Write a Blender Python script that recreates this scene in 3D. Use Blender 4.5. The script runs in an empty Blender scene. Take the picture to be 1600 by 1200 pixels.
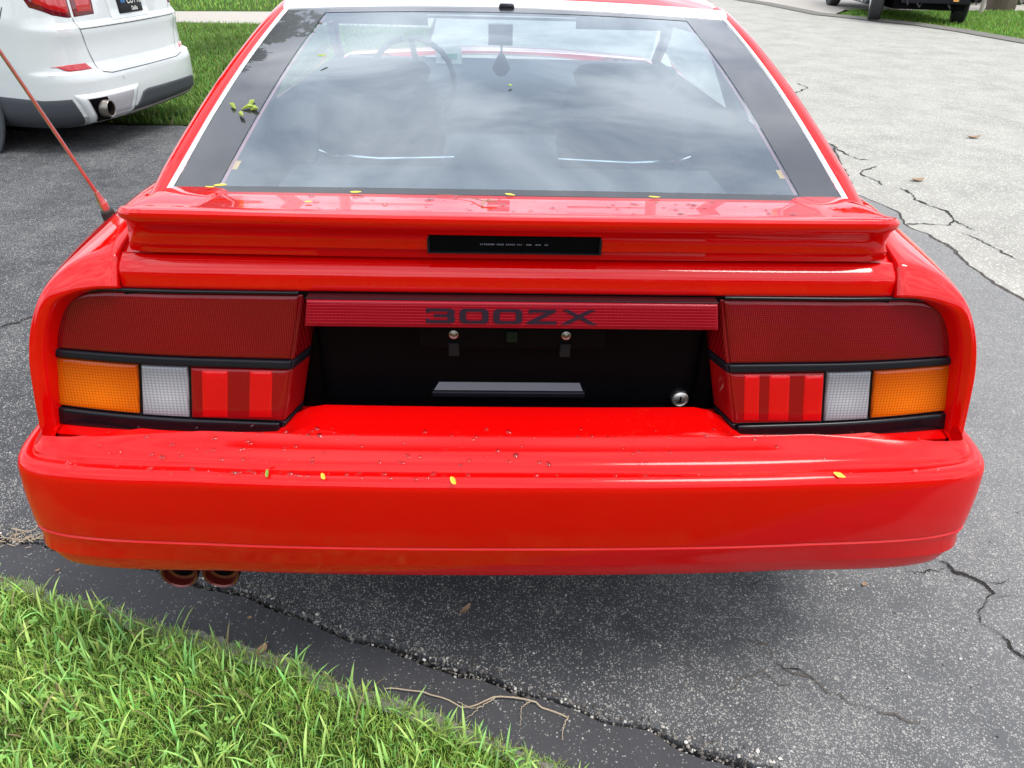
import bpy, bmesh, math, random
import numpy as np
from mathutils import Vector, Matrix, noise as mnoise
random.seed(7); RNG = np.random.default_rng(11)
SC = bpy.context.scene
COL = SC.collection
R = math.radians

# ------------------------------------------------------------------ camera
cam_d = bpy.data.cameras.new('camera'); cam = bpy.data.objects.new('camera', cam_d); COL.objects.link(cam)
pit, yaw, rol = R(31.48), R(2.216), R(1.597)
fw = Vector((math.sin(yaw)*math.cos(pit), math.cos(yaw)*math.cos(pit), -math.sin(pit)))
rt = Vector((math.cos(yaw), -math.sin(yaw), 0)); up = rt.cross(fw)
r2 = rt*math.cos(rol)+up*math.sin(rol); u2 = -rt*math.sin(rol)+up*math.cos(rol)
mw = Matrix((r2, u2, -fw)).transposed().to_4x4(); mw.translation = Vector((-.0445, -1.025, 1.408))
cam.matrix_world = mw
cam_d.sensor_width = 36; cam_d.lens = 1174.5/1600*36; cam_d.clip_start = .02; cam_d.clip_end = 2000
SC.camera = cam

# ------------------------------------------------------------------ world, sun, exposure
SUN_EL, SUN_AZ = 66, 118          # azimuth clockwise from +Y: to the right of the car
W = bpy.data.worlds.new('World'); SC.world = W; W.use_nodes = True
nt = W.node_tree; nt.nodes.clear()
def wn(t, **k):
    n = nt.nodes.new(t)
    for a, b in k.items(): setattr(n, a, b)
    return n
sky = wn('ShaderNodeTexSky', sky_type='NISHITA', sun_disc=False, sun_elevation=R(SUN_EL), sun_rotation=R(SUN_AZ), air_density=1.0, dust_density=2.0)
tc = wn('ShaderNodeTexCoord'); mp = wn('ShaderNodeMapping'); mp.inputs['Scale'].default_value = (1.6, 2.2, 2.4)
mp.inputs['Location'].default_value = (3.1, .4, 1.7)
nz = wn('ShaderNodeTexNoise'); nz.inputs['Scale'].default_value = 2.3; nz.inputs['Detail'].default_value = 9; nz.inputs['Roughness'].default_value = .56; nz.inputs['Distortion'].default_value = .5
rmp = wn('ShaderNodeValToRGB'); e = rmp.color_ramp.elements
e[0].position = .38; e[0].color = (5.0, 5.6, 6.7, 1); e[1].position = .62; e[1].color = (12., 12.4, 13., 1)
mx = wn('ShaderNodeMixRGB', blend_type='MIX'); mx.inputs[0].default_value = .88
bg = wn('ShaderNodeBackground'); bg.inputs['Strength'].default_value = .1; wo = wn('ShaderNodeOutputWorld')
nt.links.new(tc.outputs['Generated'], mp.inputs[0]); nt.links.new(mp.outputs[0], nz.inputs['Vector'])
nt.links.new(nz.outputs['Fac'], rmp.inputs[0]); nt.links.new(sky.outputs[0], mx.inputs[1]); nt.links.new(rmp.outputs[0], mx.inputs[2])
nt.links.new(mx.outputs[0], bg.inputs['Color']); nt.links.new(bg.outputs[0], wo.inputs[0])
sd = bpy.data.lights.new('sun', 'SUN'); sun = bpy.data.objects.new('sun', sd); COL.objects.link(sun)
sd.energy = 1.15; sd.angle = R(22); sd.color = (1, .96, .9)
dirv = Vector((math.sin(R(SUN_AZ))*math.cos(R(SUN_EL)), math.cos(R(SUN_AZ))*math.cos(R(SUN_EL)), math.sin(R(SUN_EL))))
sun.rotation_euler = dirv.to_track_quat('Z', 'Y').to_euler()
vs = SC.view_settings; vs.view_transform = 'Standard'; vs.look = 'None'; vs.exposure = 1.08; vs.gamma = 1; vs.use_curve_mapping = False

# ------------------------------------------------------------------ materials
class NG:
    def __init__(s, name):
        s.m = bpy.data.materials.new(name); s.m.use_nodes = True; s.t = s.m.node_tree; s.t.nodes.clear()
        s.out = s.n('ShaderNodeOutputMaterial'); s.tc = s.n('ShaderNodeTexCoord')
    def n(s, t, **k):
        x = s.t.nodes.new(t)
        for a, b in k.items(): setattr(x, a, b)
        return x
    def l(s, a, b): s.t.links.new(a, b)
    def noise(s, scale, detail=4, rough=.5, vec=None, dist=0):
        x = s.n('ShaderNodeTexNoise'); x.inputs['Scale'].default_value = scale; x.inputs['Detail'].default_value = detail
        x.inputs['Roughness'].default_value = rough; x.inputs['Distortion'].default_value = dist
        s.l(vec or s.tc.outputs['Object'], x.inputs['Vector']); return x.outputs['Fac']
    def voro(s, scale, vec=None, feature='F1'):
        x = s.n('ShaderNodeTexVoronoi', feature=feature); x.inputs['Scale'].default_value = scale
        s.l(vec or s.tc.outputs['Object'], x.inputs['Vector']); return x
    def math(s, op, a, b=None, c=None, clamp=False):
        x = s.n('ShaderNodeMath', operation=op, use_clamp=clamp)
        for i, v in enumerate((a, b, c)):
            if v is None: continue
            if isinstance(v, (int, float)): x.inputs[i].default_value = v
            else: s.l(v, x.inputs[i])
        return x.outputs[0]
    def ramp(s, fac, stops):
        x = s.n('ShaderNodeValToRGB'); el = x.color_ramp.elements
        while len(el) < len(stops): el.new(.5)
        for q, (p, c) in zip(el, stops): q.position = p; q.color = (*c, 1) if len(c) == 3 else c
        s.l(fac, x.inputs[0]); return x.outputs[0]
    def mix(s, fac, a, b, mode='MIX'):
        x = s.n('ShaderNodeMixRGB', blend_type=mode)
        for i, v in enumerate((fac, a, b)):
            if isinstance(v, (int, float)): x.inputs[i].default_value = v
            elif isinstance(v, tuple): x.inputs[i].default_value = (*v, 1)
            else: s.l(v, x.inputs[i])
        return x.outputs[0]
    def sep(s):
        x = s.n('ShaderNodeSeparateXYZ'); s.l(s.tc.outputs['Object'], x.inputs[0]); return x.outputs
    def bsdf(s, color, rough=.5, metal=0, coat=0, bump=None, bstr=.3, bdist=.01, spec=.5, trans=0, ior=1.5, coat_rough=.02):
        b = s.n('ShaderNodeBsdfPrincipled')
        def setv(k, v):
            if isinstance(v, (int, float)): b.inputs[k].default_value = v
            elif isinstance(v, tuple): b.inputs[k].default_value = (*v, 1)
            else: s.l(v, b.inputs[k])
        setv('Base Color', color); setv('Roughness', rough); setv('Metallic', metal); setv('Coat Weight', coat); setv('Coat Roughness', coat_rough)
        setv('Specular IOR Level', spec); setv('Transmission Weight', trans); setv('IOR', ior)
        if bump is not None:
            q = s.n('ShaderNodeBump'); q.inputs['Strength'].default_value = bstr; q.inputs['Distance'].default_value = bdist
            s.l(bump, q.inputs['Height']); s.l(q.outputs[0], b.inputs['Normal'])
        s.l(b.outputs[0], s.out.inputs[0]); return b
def simple(name, color, rough=.5, metal=0, coat=0, var=.12, scale=30, bstr=.0, spec=.5):
    g = NG(name); f = g.noise(scale, 5)
    c = g.mix(f, tuple(v*(1-var) for v in color), tuple(min(1, v*(1+var)) for v in color))
    g.bsdf(c, rough, metal, coat, bump=f if bstr else None, bstr=bstr, bdist=.003, spec=spec); return g.m
M = {}
# red paint with polish haze; 'dirty' has dust and swirl streaks low down
def paint(name, dirt, cr_=.03, coat=1.0):
    g = NG(name)
    n1 = g.noise(3.2, 6, .6); base = g.mix(n1, (.56, .0010, .0010), (.64, .0016, .0016))
    mpn = g.n('ShaderNodeMapping'); mpn.inputs['Scale'].default_value = (5, 5, 30); mpn.inputs['Rotation'].default_value = (0, .5, 0); g.l(g.tc.outputs['Object'], mpn.inputs[0])
    st = g.noise(9, 8, .7, vec=mpn.outputs[0], dist=1.5)
    stf = g.ramp(st, [(.56, (0, 0, 0)), (.78, (1, 1, 1))])
    pat = g.ramp(g.noise(2.1, 3), [(.42, (0, 0, 0)), (.62, (1, 1, 1))])
    fac = g.math('MULTIPLY', g.math('MULTIPLY', stf, pat), dirt)
    col = g.mix(fac, base, (.55, .16, .06))
    rough = g.math('MULTIPLY_ADD', fac, .5, .28)
    peel = g.noise(240, 2, .5)
    g.bsdf(col, rough, 0, coat, bump=peel, bstr=.025, bdist=.002, coat_rough=cr_, spec=.0); return g.m
M['paint'] = paint('red_paint', .05); M['paint_low'] = paint('red_paint_dusty', .13, .11, .7)
M['paint_dark'] = simple('dull_red_paint', (.30, .004, .004), .35, coat=.5)
M['white'] = simple('white_car_paint', (.60, .63, .62), .25, coat=1, var=.02)
M['black_gloss'] = simple('gloss_black_plastic', (.004, .004, .006), .2, spec=.35)
M['black_satin'] = simple('satin_black_plastic', (.007, .0065, .010), .38, var=.3, spec=.25)
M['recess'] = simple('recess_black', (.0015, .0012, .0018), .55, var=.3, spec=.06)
M['rubber'] = simple('black_rubber', (.02, .02, .021), .75, var=.3, bstr=.2)
M['grey_plastic'] = simple('charcoal_cladding', (.045, .05, .058), .6, var=.15, scale=200, bstr=.15)
M['interior'] = simple('interior_trim', (.05, .055, .065), .8, var=.3)
M['seat'] = simple('seat_cloth', (.018, .02, .025), .9, var=.3, scale=60, bstr=.3)
M['chrome'] = simple('bright_chrome', (.86, .86, .86), .12, metal=1, var=.02)
M['trim_white'] = simple('brushed_bright_trim', (.9, .9, .9), .3, metal=.85, var=.03)
M['steel'] = simple('worn_steel', (.72, .68, .62), .38, metal=1, var=.15)
M['pipe'] = simple('grey_exhaust_steel', (.25, .22, .19), .35, metal=1, var=.3)
M['rust_red'] = simple('heat_stained_red_pipe', (.13, .014, .010), .3, metal=.5, coat=.5, var=.4)
M['slot_grey'] = simple('slot_grey', (.12, .11, .15), .5)
M['pocket'] = simple('pocket_grey', (.065, .06, .078), .4, coat=.3)
M['slot_light'] = simple('pocket_pale_grey', (.34, .33, .34), .5)
M['headliner'] = simple('headliner_cloth', (.22, .23, .25), .9)
M['letter'] = simple('letter_ink', (.02, .004, .02), .3, coat=.3)
M['mast'] = simple('mast_metal', (.62, .45, .43), .3, metal=.9, var=.2)
M['truck'] = simple('dark_truck_paint', (.008, .012, .018), .25, coat=1)
M['alloy'] = simple('alloy', (.55, .55, .55), .3, metal=1)
M['paper'] = simple('sticker_paper', (.75, .75, .68), .7)
M['ink'] = simple('sticker_ink', (.2, .45, .3), .7)
M['chip_blue'] = simple('plate_blue', (.03, .12, .3), .5)
M['pinkline'] = simple('pink_glass_line', (.55, .18, .2), .6)
M['orange_tab'] = simple('orange_tab', (.75, .38, .08), .6)

def lens(name, dark, light, freq=(330, 250), gx=.16, gz=.5, glow=None, glowcol=None, rough=.12, lines=False):
    g = NG(name); x, y, z = g.sep()
    fx = g.math('FRACT', g.math('MULTIPLY', x, freq[0])); fz = g.math('FRACT', g.math('MULTIPLY', z, freq[1]))
    a = g.math('LESS_THAN', fx, gx); b = g.math('LESS_THAN', fz, gz)
    dots = g.math('MULTIPLY', a, b)
    amp = g.noise(9, 2); dots2 = g.math('MULTIPLY', dots, g.math('MULTIPLY_ADD', amp, .9, .1))
    c0 = g.mix(g.noise(5, 2), dark, tuple(v*1.5 for v in dark))
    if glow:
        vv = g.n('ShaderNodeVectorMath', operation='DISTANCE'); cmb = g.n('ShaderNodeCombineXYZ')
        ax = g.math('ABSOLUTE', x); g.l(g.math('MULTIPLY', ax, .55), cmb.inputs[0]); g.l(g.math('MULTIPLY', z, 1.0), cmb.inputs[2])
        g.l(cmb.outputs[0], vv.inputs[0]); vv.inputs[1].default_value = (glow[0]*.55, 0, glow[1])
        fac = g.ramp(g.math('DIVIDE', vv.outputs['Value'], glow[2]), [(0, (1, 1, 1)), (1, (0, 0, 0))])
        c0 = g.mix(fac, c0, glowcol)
    c = g.mix(g.math('MULTIPLY', g.math('MAXIMUM', a, b), .38), c0, light) if lines else g.mix(dots2, c0, light)
    hb = g.math('ADD', g.math('PINGPONG', g.math('MULTIPLY', x, freq[0]), .5), g.math('PINGPONG', g.math('MULTIPLY', z, freq[1]), .5))
    g.bsdf(c, .5, 0, .7, bump=hb, bstr=.18, bdist=.001, coat_rough=rough*.2, spec=.06); return g.m
M['lens_red'] = lens('red_prism_lens', (.10, .0, .001), (.46, .015, .03), (260, 260), .28, .6)
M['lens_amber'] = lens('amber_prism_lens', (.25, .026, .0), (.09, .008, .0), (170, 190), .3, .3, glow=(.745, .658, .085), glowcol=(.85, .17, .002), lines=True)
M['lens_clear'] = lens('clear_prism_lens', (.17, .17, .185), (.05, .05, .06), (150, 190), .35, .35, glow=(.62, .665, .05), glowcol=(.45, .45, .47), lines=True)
M['lens_stop'] = lens('bright_red_lens', (.42, .001, .002), (.6, .02, .02), (400, 400), .3, .5)
M['lens_stop_dark'] = lens('dim_red_lens', (.17, .001, .002), (.35, .01, .01), (400, 400), .3, .5)
M['lens_suv'] = simple('white_car_red_lens', (.45, .01, .012), .1, coat=1)
M['lens_suv_dark'] = simple('white_car_dark_red_lens', (.13, .005, .012), .1, coat=1)
g = NG('garnish_red'); x, y, z = g.sep()
fz = g.math('PINGPONG', g.math('MULTIPLY', z, 190), .5); ln = g.math('LESS_THAN', fz, .09)
br = g.math('GREATER_THAN', g.math('FRACT', g.math('MULTIPLY', x, 160)), .35)
c = g.mix(g.math('MULTIPLY', ln, g.math('MULTIPLY_ADD', br, .35, .5)), (.225, .0, .007), (.46, .025, .05))
g.bsdf(c, .4, 0, .3, bump=fz, bstr=.2, bdist=.001, spec=.1); M['garnish'] = g.m
# glass: tinted see-through mixed with a mirror reflection by Fresnel
def glass(name, tint, f0, rcol=(1, 1, 1), dust=0., dcol=(.5, .58, .64)):
    """Pane: tinted see-through, mirror by the angle of view, a little dry dust film."""
    g = NG(name); tr = g.n('ShaderNodeBsdfTransparent'); tr.inputs[0].default_value = (*tint, 1)
    gl = g.n('ShaderNodeBsdfGlossy'); gl.inputs['Roughness'].default_value = 0; gl.inputs[0].default_value = (*rcol, 1)
    ge = g.n('ShaderNodeNewGeometry'); dt = g.n('ShaderNodeVectorMath', operation='DOT_PRODUCT'); g.l(ge.outputs['Incoming'], dt.inputs[0]); g.l(ge.outputs['Normal'], dt.inputs[1])
    c = g.math('ABSOLUTE', dt.outputs['Value']); sch = g.math('MULTIPLY_ADD', g.math('POWER', g.math('SUBTRACT', 1, c, clamp=True), 4), 1-f0, f0)
    m = g.n('ShaderNodeMixShader'); g.l(sch, m.inputs[0])
    if dust:
        df = g.n('ShaderNodeBsdfDiffuse'); df.inputs[0].default_value = (*dcol, 1); m0 = g.n('ShaderNodeMixShader')
        g.l(g.math('MULTIPLY_ADD', g.noise(3.5, 6, .6), dust*.7, dust*.65), m0.inputs[0]); g.l(tr.outputs[0], m0.inputs[1]); g.l(df.outputs[0], m0.inputs[2]); g.l(m0.outputs[0], m.inputs[1])
    else: g.l(tr.outputs[0], m.inputs[1])
    g.l(gl.outputs[0], m.inputs[2]); g.l(m.outputs[0], g.out.inputs[0]); return g.m
M['glass'] = glass('rear_glass', (.74, .86, .90), .185, (.88, .95, 1), .06)
M['side_glass'] = glass('side_glass', (.86, .92, .92), .05)
M['water'] = glass('water_drop', (.80, .74, .74), .03)
M['frit'] = simple('black_glass_border', (.018, .018, .022), .25, coat=1, spec=.5)
# asphalt
def asphalt(name, base, base2, speck, dens, sc=150, rough=.85, dens_noise=.8, bs=.45, tone=(.35, .65), x_lighten=None):
    g = NG(name)
    big = g.noise(2.3, 7, .65); med = g.noise(14, 6, .65); fine = g.noise(420, 3, .6)
    c = g.mix(g.ramp(big, [(tone[0], (0, 0, 0)), (tone[1], (1, 1, 1))]), base, base2)
    c = g.mix(.5, c, g.mix(fine, tuple(v*.35 for v in base), tuple(v*1.9 for v in base2)))
    dm = g.math('MULTIPLY_ADD', g.math('SUBTRACT', g.math('ADD', big, med), 1.0), dens_noise, dens)
    if x_lighten:       # lighter and more densely speckled towards the street side
        xx = g.math('MULTIPLY_ADD', g.math('SUBTRACT', big, .5), 1.4, g.sep()[0]); wf = g.math('DIVIDE', g.math('SUBTRACT', xx, x_lighten[0]), x_lighten[1]-x_lighten[0], clamp=True)
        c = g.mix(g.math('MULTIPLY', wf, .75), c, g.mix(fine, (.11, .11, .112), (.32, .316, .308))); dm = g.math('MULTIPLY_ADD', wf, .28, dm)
    h = fine
    wp = g.n('ShaderNodeTexNoise'); wp.inputs['Scale'].default_value = sc*1.3; wp.inputs['Detail'].default_value = 2; g.l(g.tc.outputs['Object'], wp.inputs['Vector'])
    wa = g.n('ShaderNodeVectorMath', operation='MULTIPLY_ADD'); wa.inputs[1].default_value = (.9/sc, .9/sc, 0); g.l(wp.outputs['Color'], wa.inputs[0]); g.l(g.tc.outputs['Object'], wa.inputs[2])
    for k, (s, r) in enumerate(((sc, .42), (sc*.55, .36), (sc*1.8, .5))):
        wv = g.n('ShaderNodeMapping'); wv.inputs['Location'].default_value = (k*3.3, k*1.7, .37+k); wv.inputs['Scale'].default_value = (1, 1, .01); g.l(wa.outputs[0], wv.inputs[0])
        v = g.voro(s, vec=wv.outputs[0]); sp = g.n('ShaderNodeSeparateColor'); g.l(v.outputs['Color'], sp.inputs[0])
        on = g.math('LESS_THAN', sp.outputs[0], g.math('MULTIPLY', dm, (1., .35, .8)[k]))
        sz = g.math('MULTIPLY_ADD', sp.outputs[1], r*.7, r*.35)
        ins = g.math('LESS_THAN', v.outputs['Distance'], sz)
        fac = g.math('MULTIPLY', on, ins)
        lum = g.math('MULTIPLY_ADD', sp.outputs[2], .75, .25)
        cs = g.mix(lum, tuple(v*.25 for v in speck), speck)
        c = g.mix(g.math('MULTIPLY', fac, (.95, .9, .7)[k]), c, cs)
        h = g.math('ADD', h, g.math('MULTIPLY', fac, .5))
    g.bsdf(c, rough, 0, 0, bump=h, bstr=bs, bdist=.003, spec=.3); return g.m
M['drive'] = asphalt('sealed_driveway', (.023, .024, .027), (.066, .068, .073), (.56, .545, .50), .46, 190, tone=(.3, .7), dens_noise=1.7, x_lighten=(.05, 1.7))
M['kerb'] = asphalt('sealed_kerb', (.026, .026, .029), (.060, .060, .064), (.42, .41, .38), .07, 210, rough=.7, dens_noise=.5, bs=.18)
M['road'] = asphalt('pale_road', (.19, .183, .163), (.33, .318, .282), (.64, .62, .55), .62, 75, tone=(.35, .6))
M['concrete'] = simple('pale_concrete', (.42, .38, .33), .9, var=.12, scale=8, bstr=.2)
M['kerb_concrete'] = simple('worn_kerb_concrete', (.17, .16, .14), .95, var=.8, scale=160, bstr=.8)
M['soil'] = simple('soil', (.045, .033, .022), 1, var=.6, scale=60, bstr=.6)
M['crack'] = simple('crack_fill', (.016, .013, .011), 1, var=.6, scale=150)
M['crack_soft'] = simple('crack_dust', (.10, .085, .07), 1, var=.6, scale=150)
g = NG('stone_chips'); oi = g.voro(90); sp = g.n('ShaderNodeSeparateColor'); g.l(oi.outputs['Color'], sp.inputs[0])
g.bsdf(g.ramp(sp.outputs[0], [(0, (.03, .027, .025)), (.55, (.10, .09, .08)), (.85, (.32, .29, .25)), (1, (.75, .72, .66))]), .8); M['chips'] = g.m
g = NG('lawn_ground'); f1 = g.noise(14, 6, .7)
g.bsdf(g.ramp(f1, [(.3, (.035, .07, .015)), (.6, (.09, .17, .028)), (.8, (.16, .25, .05))]), 1, bump=g.noise(60, 6, .7), bstr=1, bdist=.05, spec=.1); M['lawn'] = g.m
def leafmat(name, rough=.5, transl=.35):
    g = NG(name); at = g.n('ShaderNodeAttribute'); at.attribute_name = 'Col'
    b = g.bsdf(at.outputs['Color'], rough, spec=.35)
    t = g.n('ShaderNodeBsdfTranslucent'); g.l(at.outputs['Color'], t.inputs[0]); m = g.n('ShaderNodeMixShader'); m.inputs[0].default_value = transl
    g.l(b.outputs[0], m.inputs[1]); g.l(t.outputs[0], m.inputs[2]); g.l(m.outputs[0], g.out.inputs[0]); return g.m
M['leaf'] = leafmat('leaf_blade')
M['petal'] = simple('yellow_petal', (.80, .62, .06), .6, var=.35, scale=300)
M['petal_green'] = simple('green_petal', (.28, .36, .05), .6, var=.35, scale=300)
M['dead'] = simple('dead_leaf', (.30, .19, .11), .8, var=.35, scale=120)
M['straw'] = simple('dry_root', (.42, .33, .23), .8, var=.3, scale=200)
M['bark'] = simple('bark', (.11, .085, .06), .95, var=.5, scale=12, bstr=.8)
M['post'] = simple('weathered_post', (.42, .38, .33), .9, var=.2)

# ------------------------------------------------------------------ mesh helpers
def obj(name, verts, faces, mat, parent=None, smooth=True, sharp=40):
    me = bpy.data.meshes.new(name); me.from_pydata([tuple(v) for v in verts], [], faces); me.validate()
    bm = bmesh.new(); bm.from_mesh(me); bmesh.ops.recalc_face_normals(bm, faces=bm.faces); bm.to_mesh(me); bm.free()
    me.materials.append(mat)
    o = bpy.data.objects.new(name, me); COL.objects.link(o)
    if parent is not None: o.parent = parent
    if smooth:
        me.polygons.foreach_set('use_smooth', [True]*len(me.polygons)); me.set_sharp_from_angle(angle=R(sharp))
    return o
def tag(o, label=None, cat=None, group=None, kind=None):
    if label: o['label'] = label
    if cat: o['category'] = cat
    if group: o['group'] = group
    if kind: o['kind'] = kind
    return o
def empty(name, loc=(0, 0, 0), rz=0):
    o = bpy.data.objects.new(name, None); COL.objects.link(o); o.location = loc; o.rotation_euler = (0, 0, rz); o.empty_display_size = .1; return o
class MB:
    def __init__(s): s.v = []; s.f = []
    def add(s, v, f):
        k = len(s.v); s.v += [tuple(q) for q in v]; s.f += [tuple(i+k for i in q) for q in f]; return s
    def box(s, x0, x1, y0, y1, z0, z1):
        return s.add([(x0,y0,z0),(x1,y0,z0),(x1,y1,z0),(x0,y1,z0),(x0,y0,z1),(x1,y0,z1),(x1,y1,z1),(x0,y1,z1)],
                     [(0,3,2,1),(4,5,6,7),(0,1,5,4),(1,2,6,5),(2,3,7,6),(3,0,4,7)])
    def tube(s, pts, r, n=8, cap=True):
        pts = [Vector(p) for p in pts]; rs = r if isinstance(r, (list, tuple)) else [r]*len(pts); V = []; F = []
        for i, p in enumerate(pts):
            d = (pts[min(i+1, len(pts)-1)]-pts[max(i-1, 0)]).normalized()
            a = d.orthogonal().normalized() if i == 0 else (a-d*a.dot(d)).normalized()
            b = d.cross(a)
            V += [p+(a*math.cos(t)+b*math.sin(t))*rs[i] for t in [2*math.pi*k/n for k in range(n)]]
        for i in range(len(pts)-1):
            for k in range(n): F.append((i*n+k, i*n+(k+1) % n, (i+1)*n+(k+1) % n, (i+1)*n+k))
        if cap: F.append(tuple(range(n))[::-1]); F.append(tuple(range((len(pts)-1)*n, len(pts)*n)))
        return s.add(V, F)
    def lathe(s, prof, origin, axis, n=24):
        # prof: (distance along axis, radius)
        ax = Vector(axis).normalized(); a = ax.orthogonal().normalized(); b = ax.cross(a); o = Vector(origin); V = []; F = []
        for (h, r) in prof: V += [o+ax*h+(a*math.cos(t)+b*math.sin(t))*r for t in [2*math.pi*k/n for k in range(n)]]
        for i in range(len(prof)-1):
            for k in range(n): F.append((i*n+k, i*n+(k+1) % n, (i+1)*n+(k+1) % n, (i+1)*n+k))
        return s.add(V, F)
    def build(s, name, mat, parent=None, smooth=True, sharp=40): return obj(name, s.v, s.f, mat, parent, smooth, sharp)
def bevel(o, w, seg=2):
    m = o.modifiers.new('bevel', 'BEVEL'); m.width = w; m.segments = seg; m.limit_method = 'ANGLE'; m.angle_limit = R(35); return o
def cr(P, n, closed=False):
    P = [Vector(p) for p in P]; m = len(P); out = []
    for i in range(n):
        t = i/(n-1)*(m-1); k = min(int(t), m-2); u = t-k
        p0 = P[k-1] if k > 0 else P[0]*2-P[1]; p1 = P[k]; p2 = P[k+1]; p3 = P[k+2] if k+2 < m else P[m-1]*2-P[m-2]
        out.append(.5*((2*p1)+(p2-p0)*u+(2*p0-5*p1+4*p2-p3)*u*u+(3*p1-p0-3*p2+p3)*u*u*u))
    return out
def grid_faces(nu, nv, flip=False):
    F = []
    for i in range(nu-1):
        for j in range(nv-1):
            q = (i*nv+j, (i+1)*nv+j, (i+1)*nv+j+1, i*nv+j+1); F.append(q[::-1] if flip else q)
    return F
def loft_pts(rows, nu, nv):
    rr = [cr(r, nv) for r in rows]; cols = [cr([r[j] for r in rr], nu) for j in range(nv)]
    return [[cols[j][i] for j in range(nv)] for i in range(nu)]
def loft(name, rows, nu, nv, mat, parent=None, mirror=False, thick=0, sharp=50):
    G = loft_pts(rows, nu, nv); s = -1 if mirror else 1
    V = [(p.x*s, p.y, p.z) for r in G for p in r]
    o = obj(name, V, grid_faces(nu, nv), mat, parent, True, sharp)
    if thick:
        m = o.modifiers.new('solid', 'SOLIDIFY'); m.thickness = thick; m.offset = 0
    return o
def lerp(a, b, t): return a+(b-a)*t
def interp(tab):
    if isinstance(tab, (int, float)): return lambda s: tab
    xs = [t[0] for t in tab]; ys = [t[1] for t in tab]
    return lambda s: float(np.interp(s, xs, ys))
def patch(name, S, s0, s1, lo, hi, mat, parent, off=0., thick=.01, bev=.003, nu=16, nv=6, mirror=False, sharp=60, flip=False):
    """A solid panel with rounded edges lying on surface S(s, z); s0/s1 may be (at lo, at hi); lo/hi functions of s."""
    a = (s0, s0) if isinstance(s0, (int, float)) else s0; b = (s1, s1) if isinstance(s1, (int, float)) else s1
    lo = interp(lo); hi = interp(hi)
    L = abs(((a[0]+a[1])-(b[0]+b[1]))/2)
    smid = (a[0]+b[0])/2; p1 = Vector(S(a[0], lo(a[0]))); p2 = Vector(S(b[0], lo(b[0])))
    Lm = max((p2-p1).length, .01); Hm = max(abs(hi(smid)-lo(smid)), .005)
    def knots(n, total):
        e = min(bev/total, .3)
        return [(0, -thick), (0, -bev*.9), (e*.35, -bev*.3), (e, 0)]+[(e+(1-2*e)*k/n, 0) for k in range(1, n)]+[(1-e, 0), (1-e*.35, -bev*.3), (1, -bev*.9), (1, -thick)]
    U = knots(nu, Lm); Vv = knots(nv, Hm); V = []
    eps = 1e-3
    for u, du in U:
        for v, dv in Vv:
            s = lerp(lerp(a[0], a[1], v), lerp(b[0], b[1], v), u); z = lerp(lo(s), hi(s), v)
            P = Vector(S(s, z)); ds = Vector(S(s+eps, z))-P; dz = Vector(S(s, z+eps))-P
            n = ds.cross(dz)*(-1 if flip else 1)
            n = n.normalized() if n.length > 0 else Vector((0, -1, 0))
            P = P+n*(off+min(du, dv))
            V.append((-P.x if mirror else P.x, P.y, P.z))
    return obj(name, V, grid_faces(len(U), len(Vv)), mat, parent, True, sharp)
def col_attr(me, cols):
    a = me.color_attributes.new('Col', 'FLOAT_COLOR', 'POINT'); a.data.foreach_set('color', np.asarray(cols, np.float32).ravel())
def inpoly(x, y, P):
    c = np.zeros(x.shape, bool); n = len(P)
    for i in range(n):
        x0, y0 = P[i]; x1, y1 = P[(i+1) % n]
        if y0 == y1: continue
        k = ((y0 > y) != (y1 > y)) & (x < (x1-x0)*(y-y0)/(y1-y0)+x0); c ^= k
    return c
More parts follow.
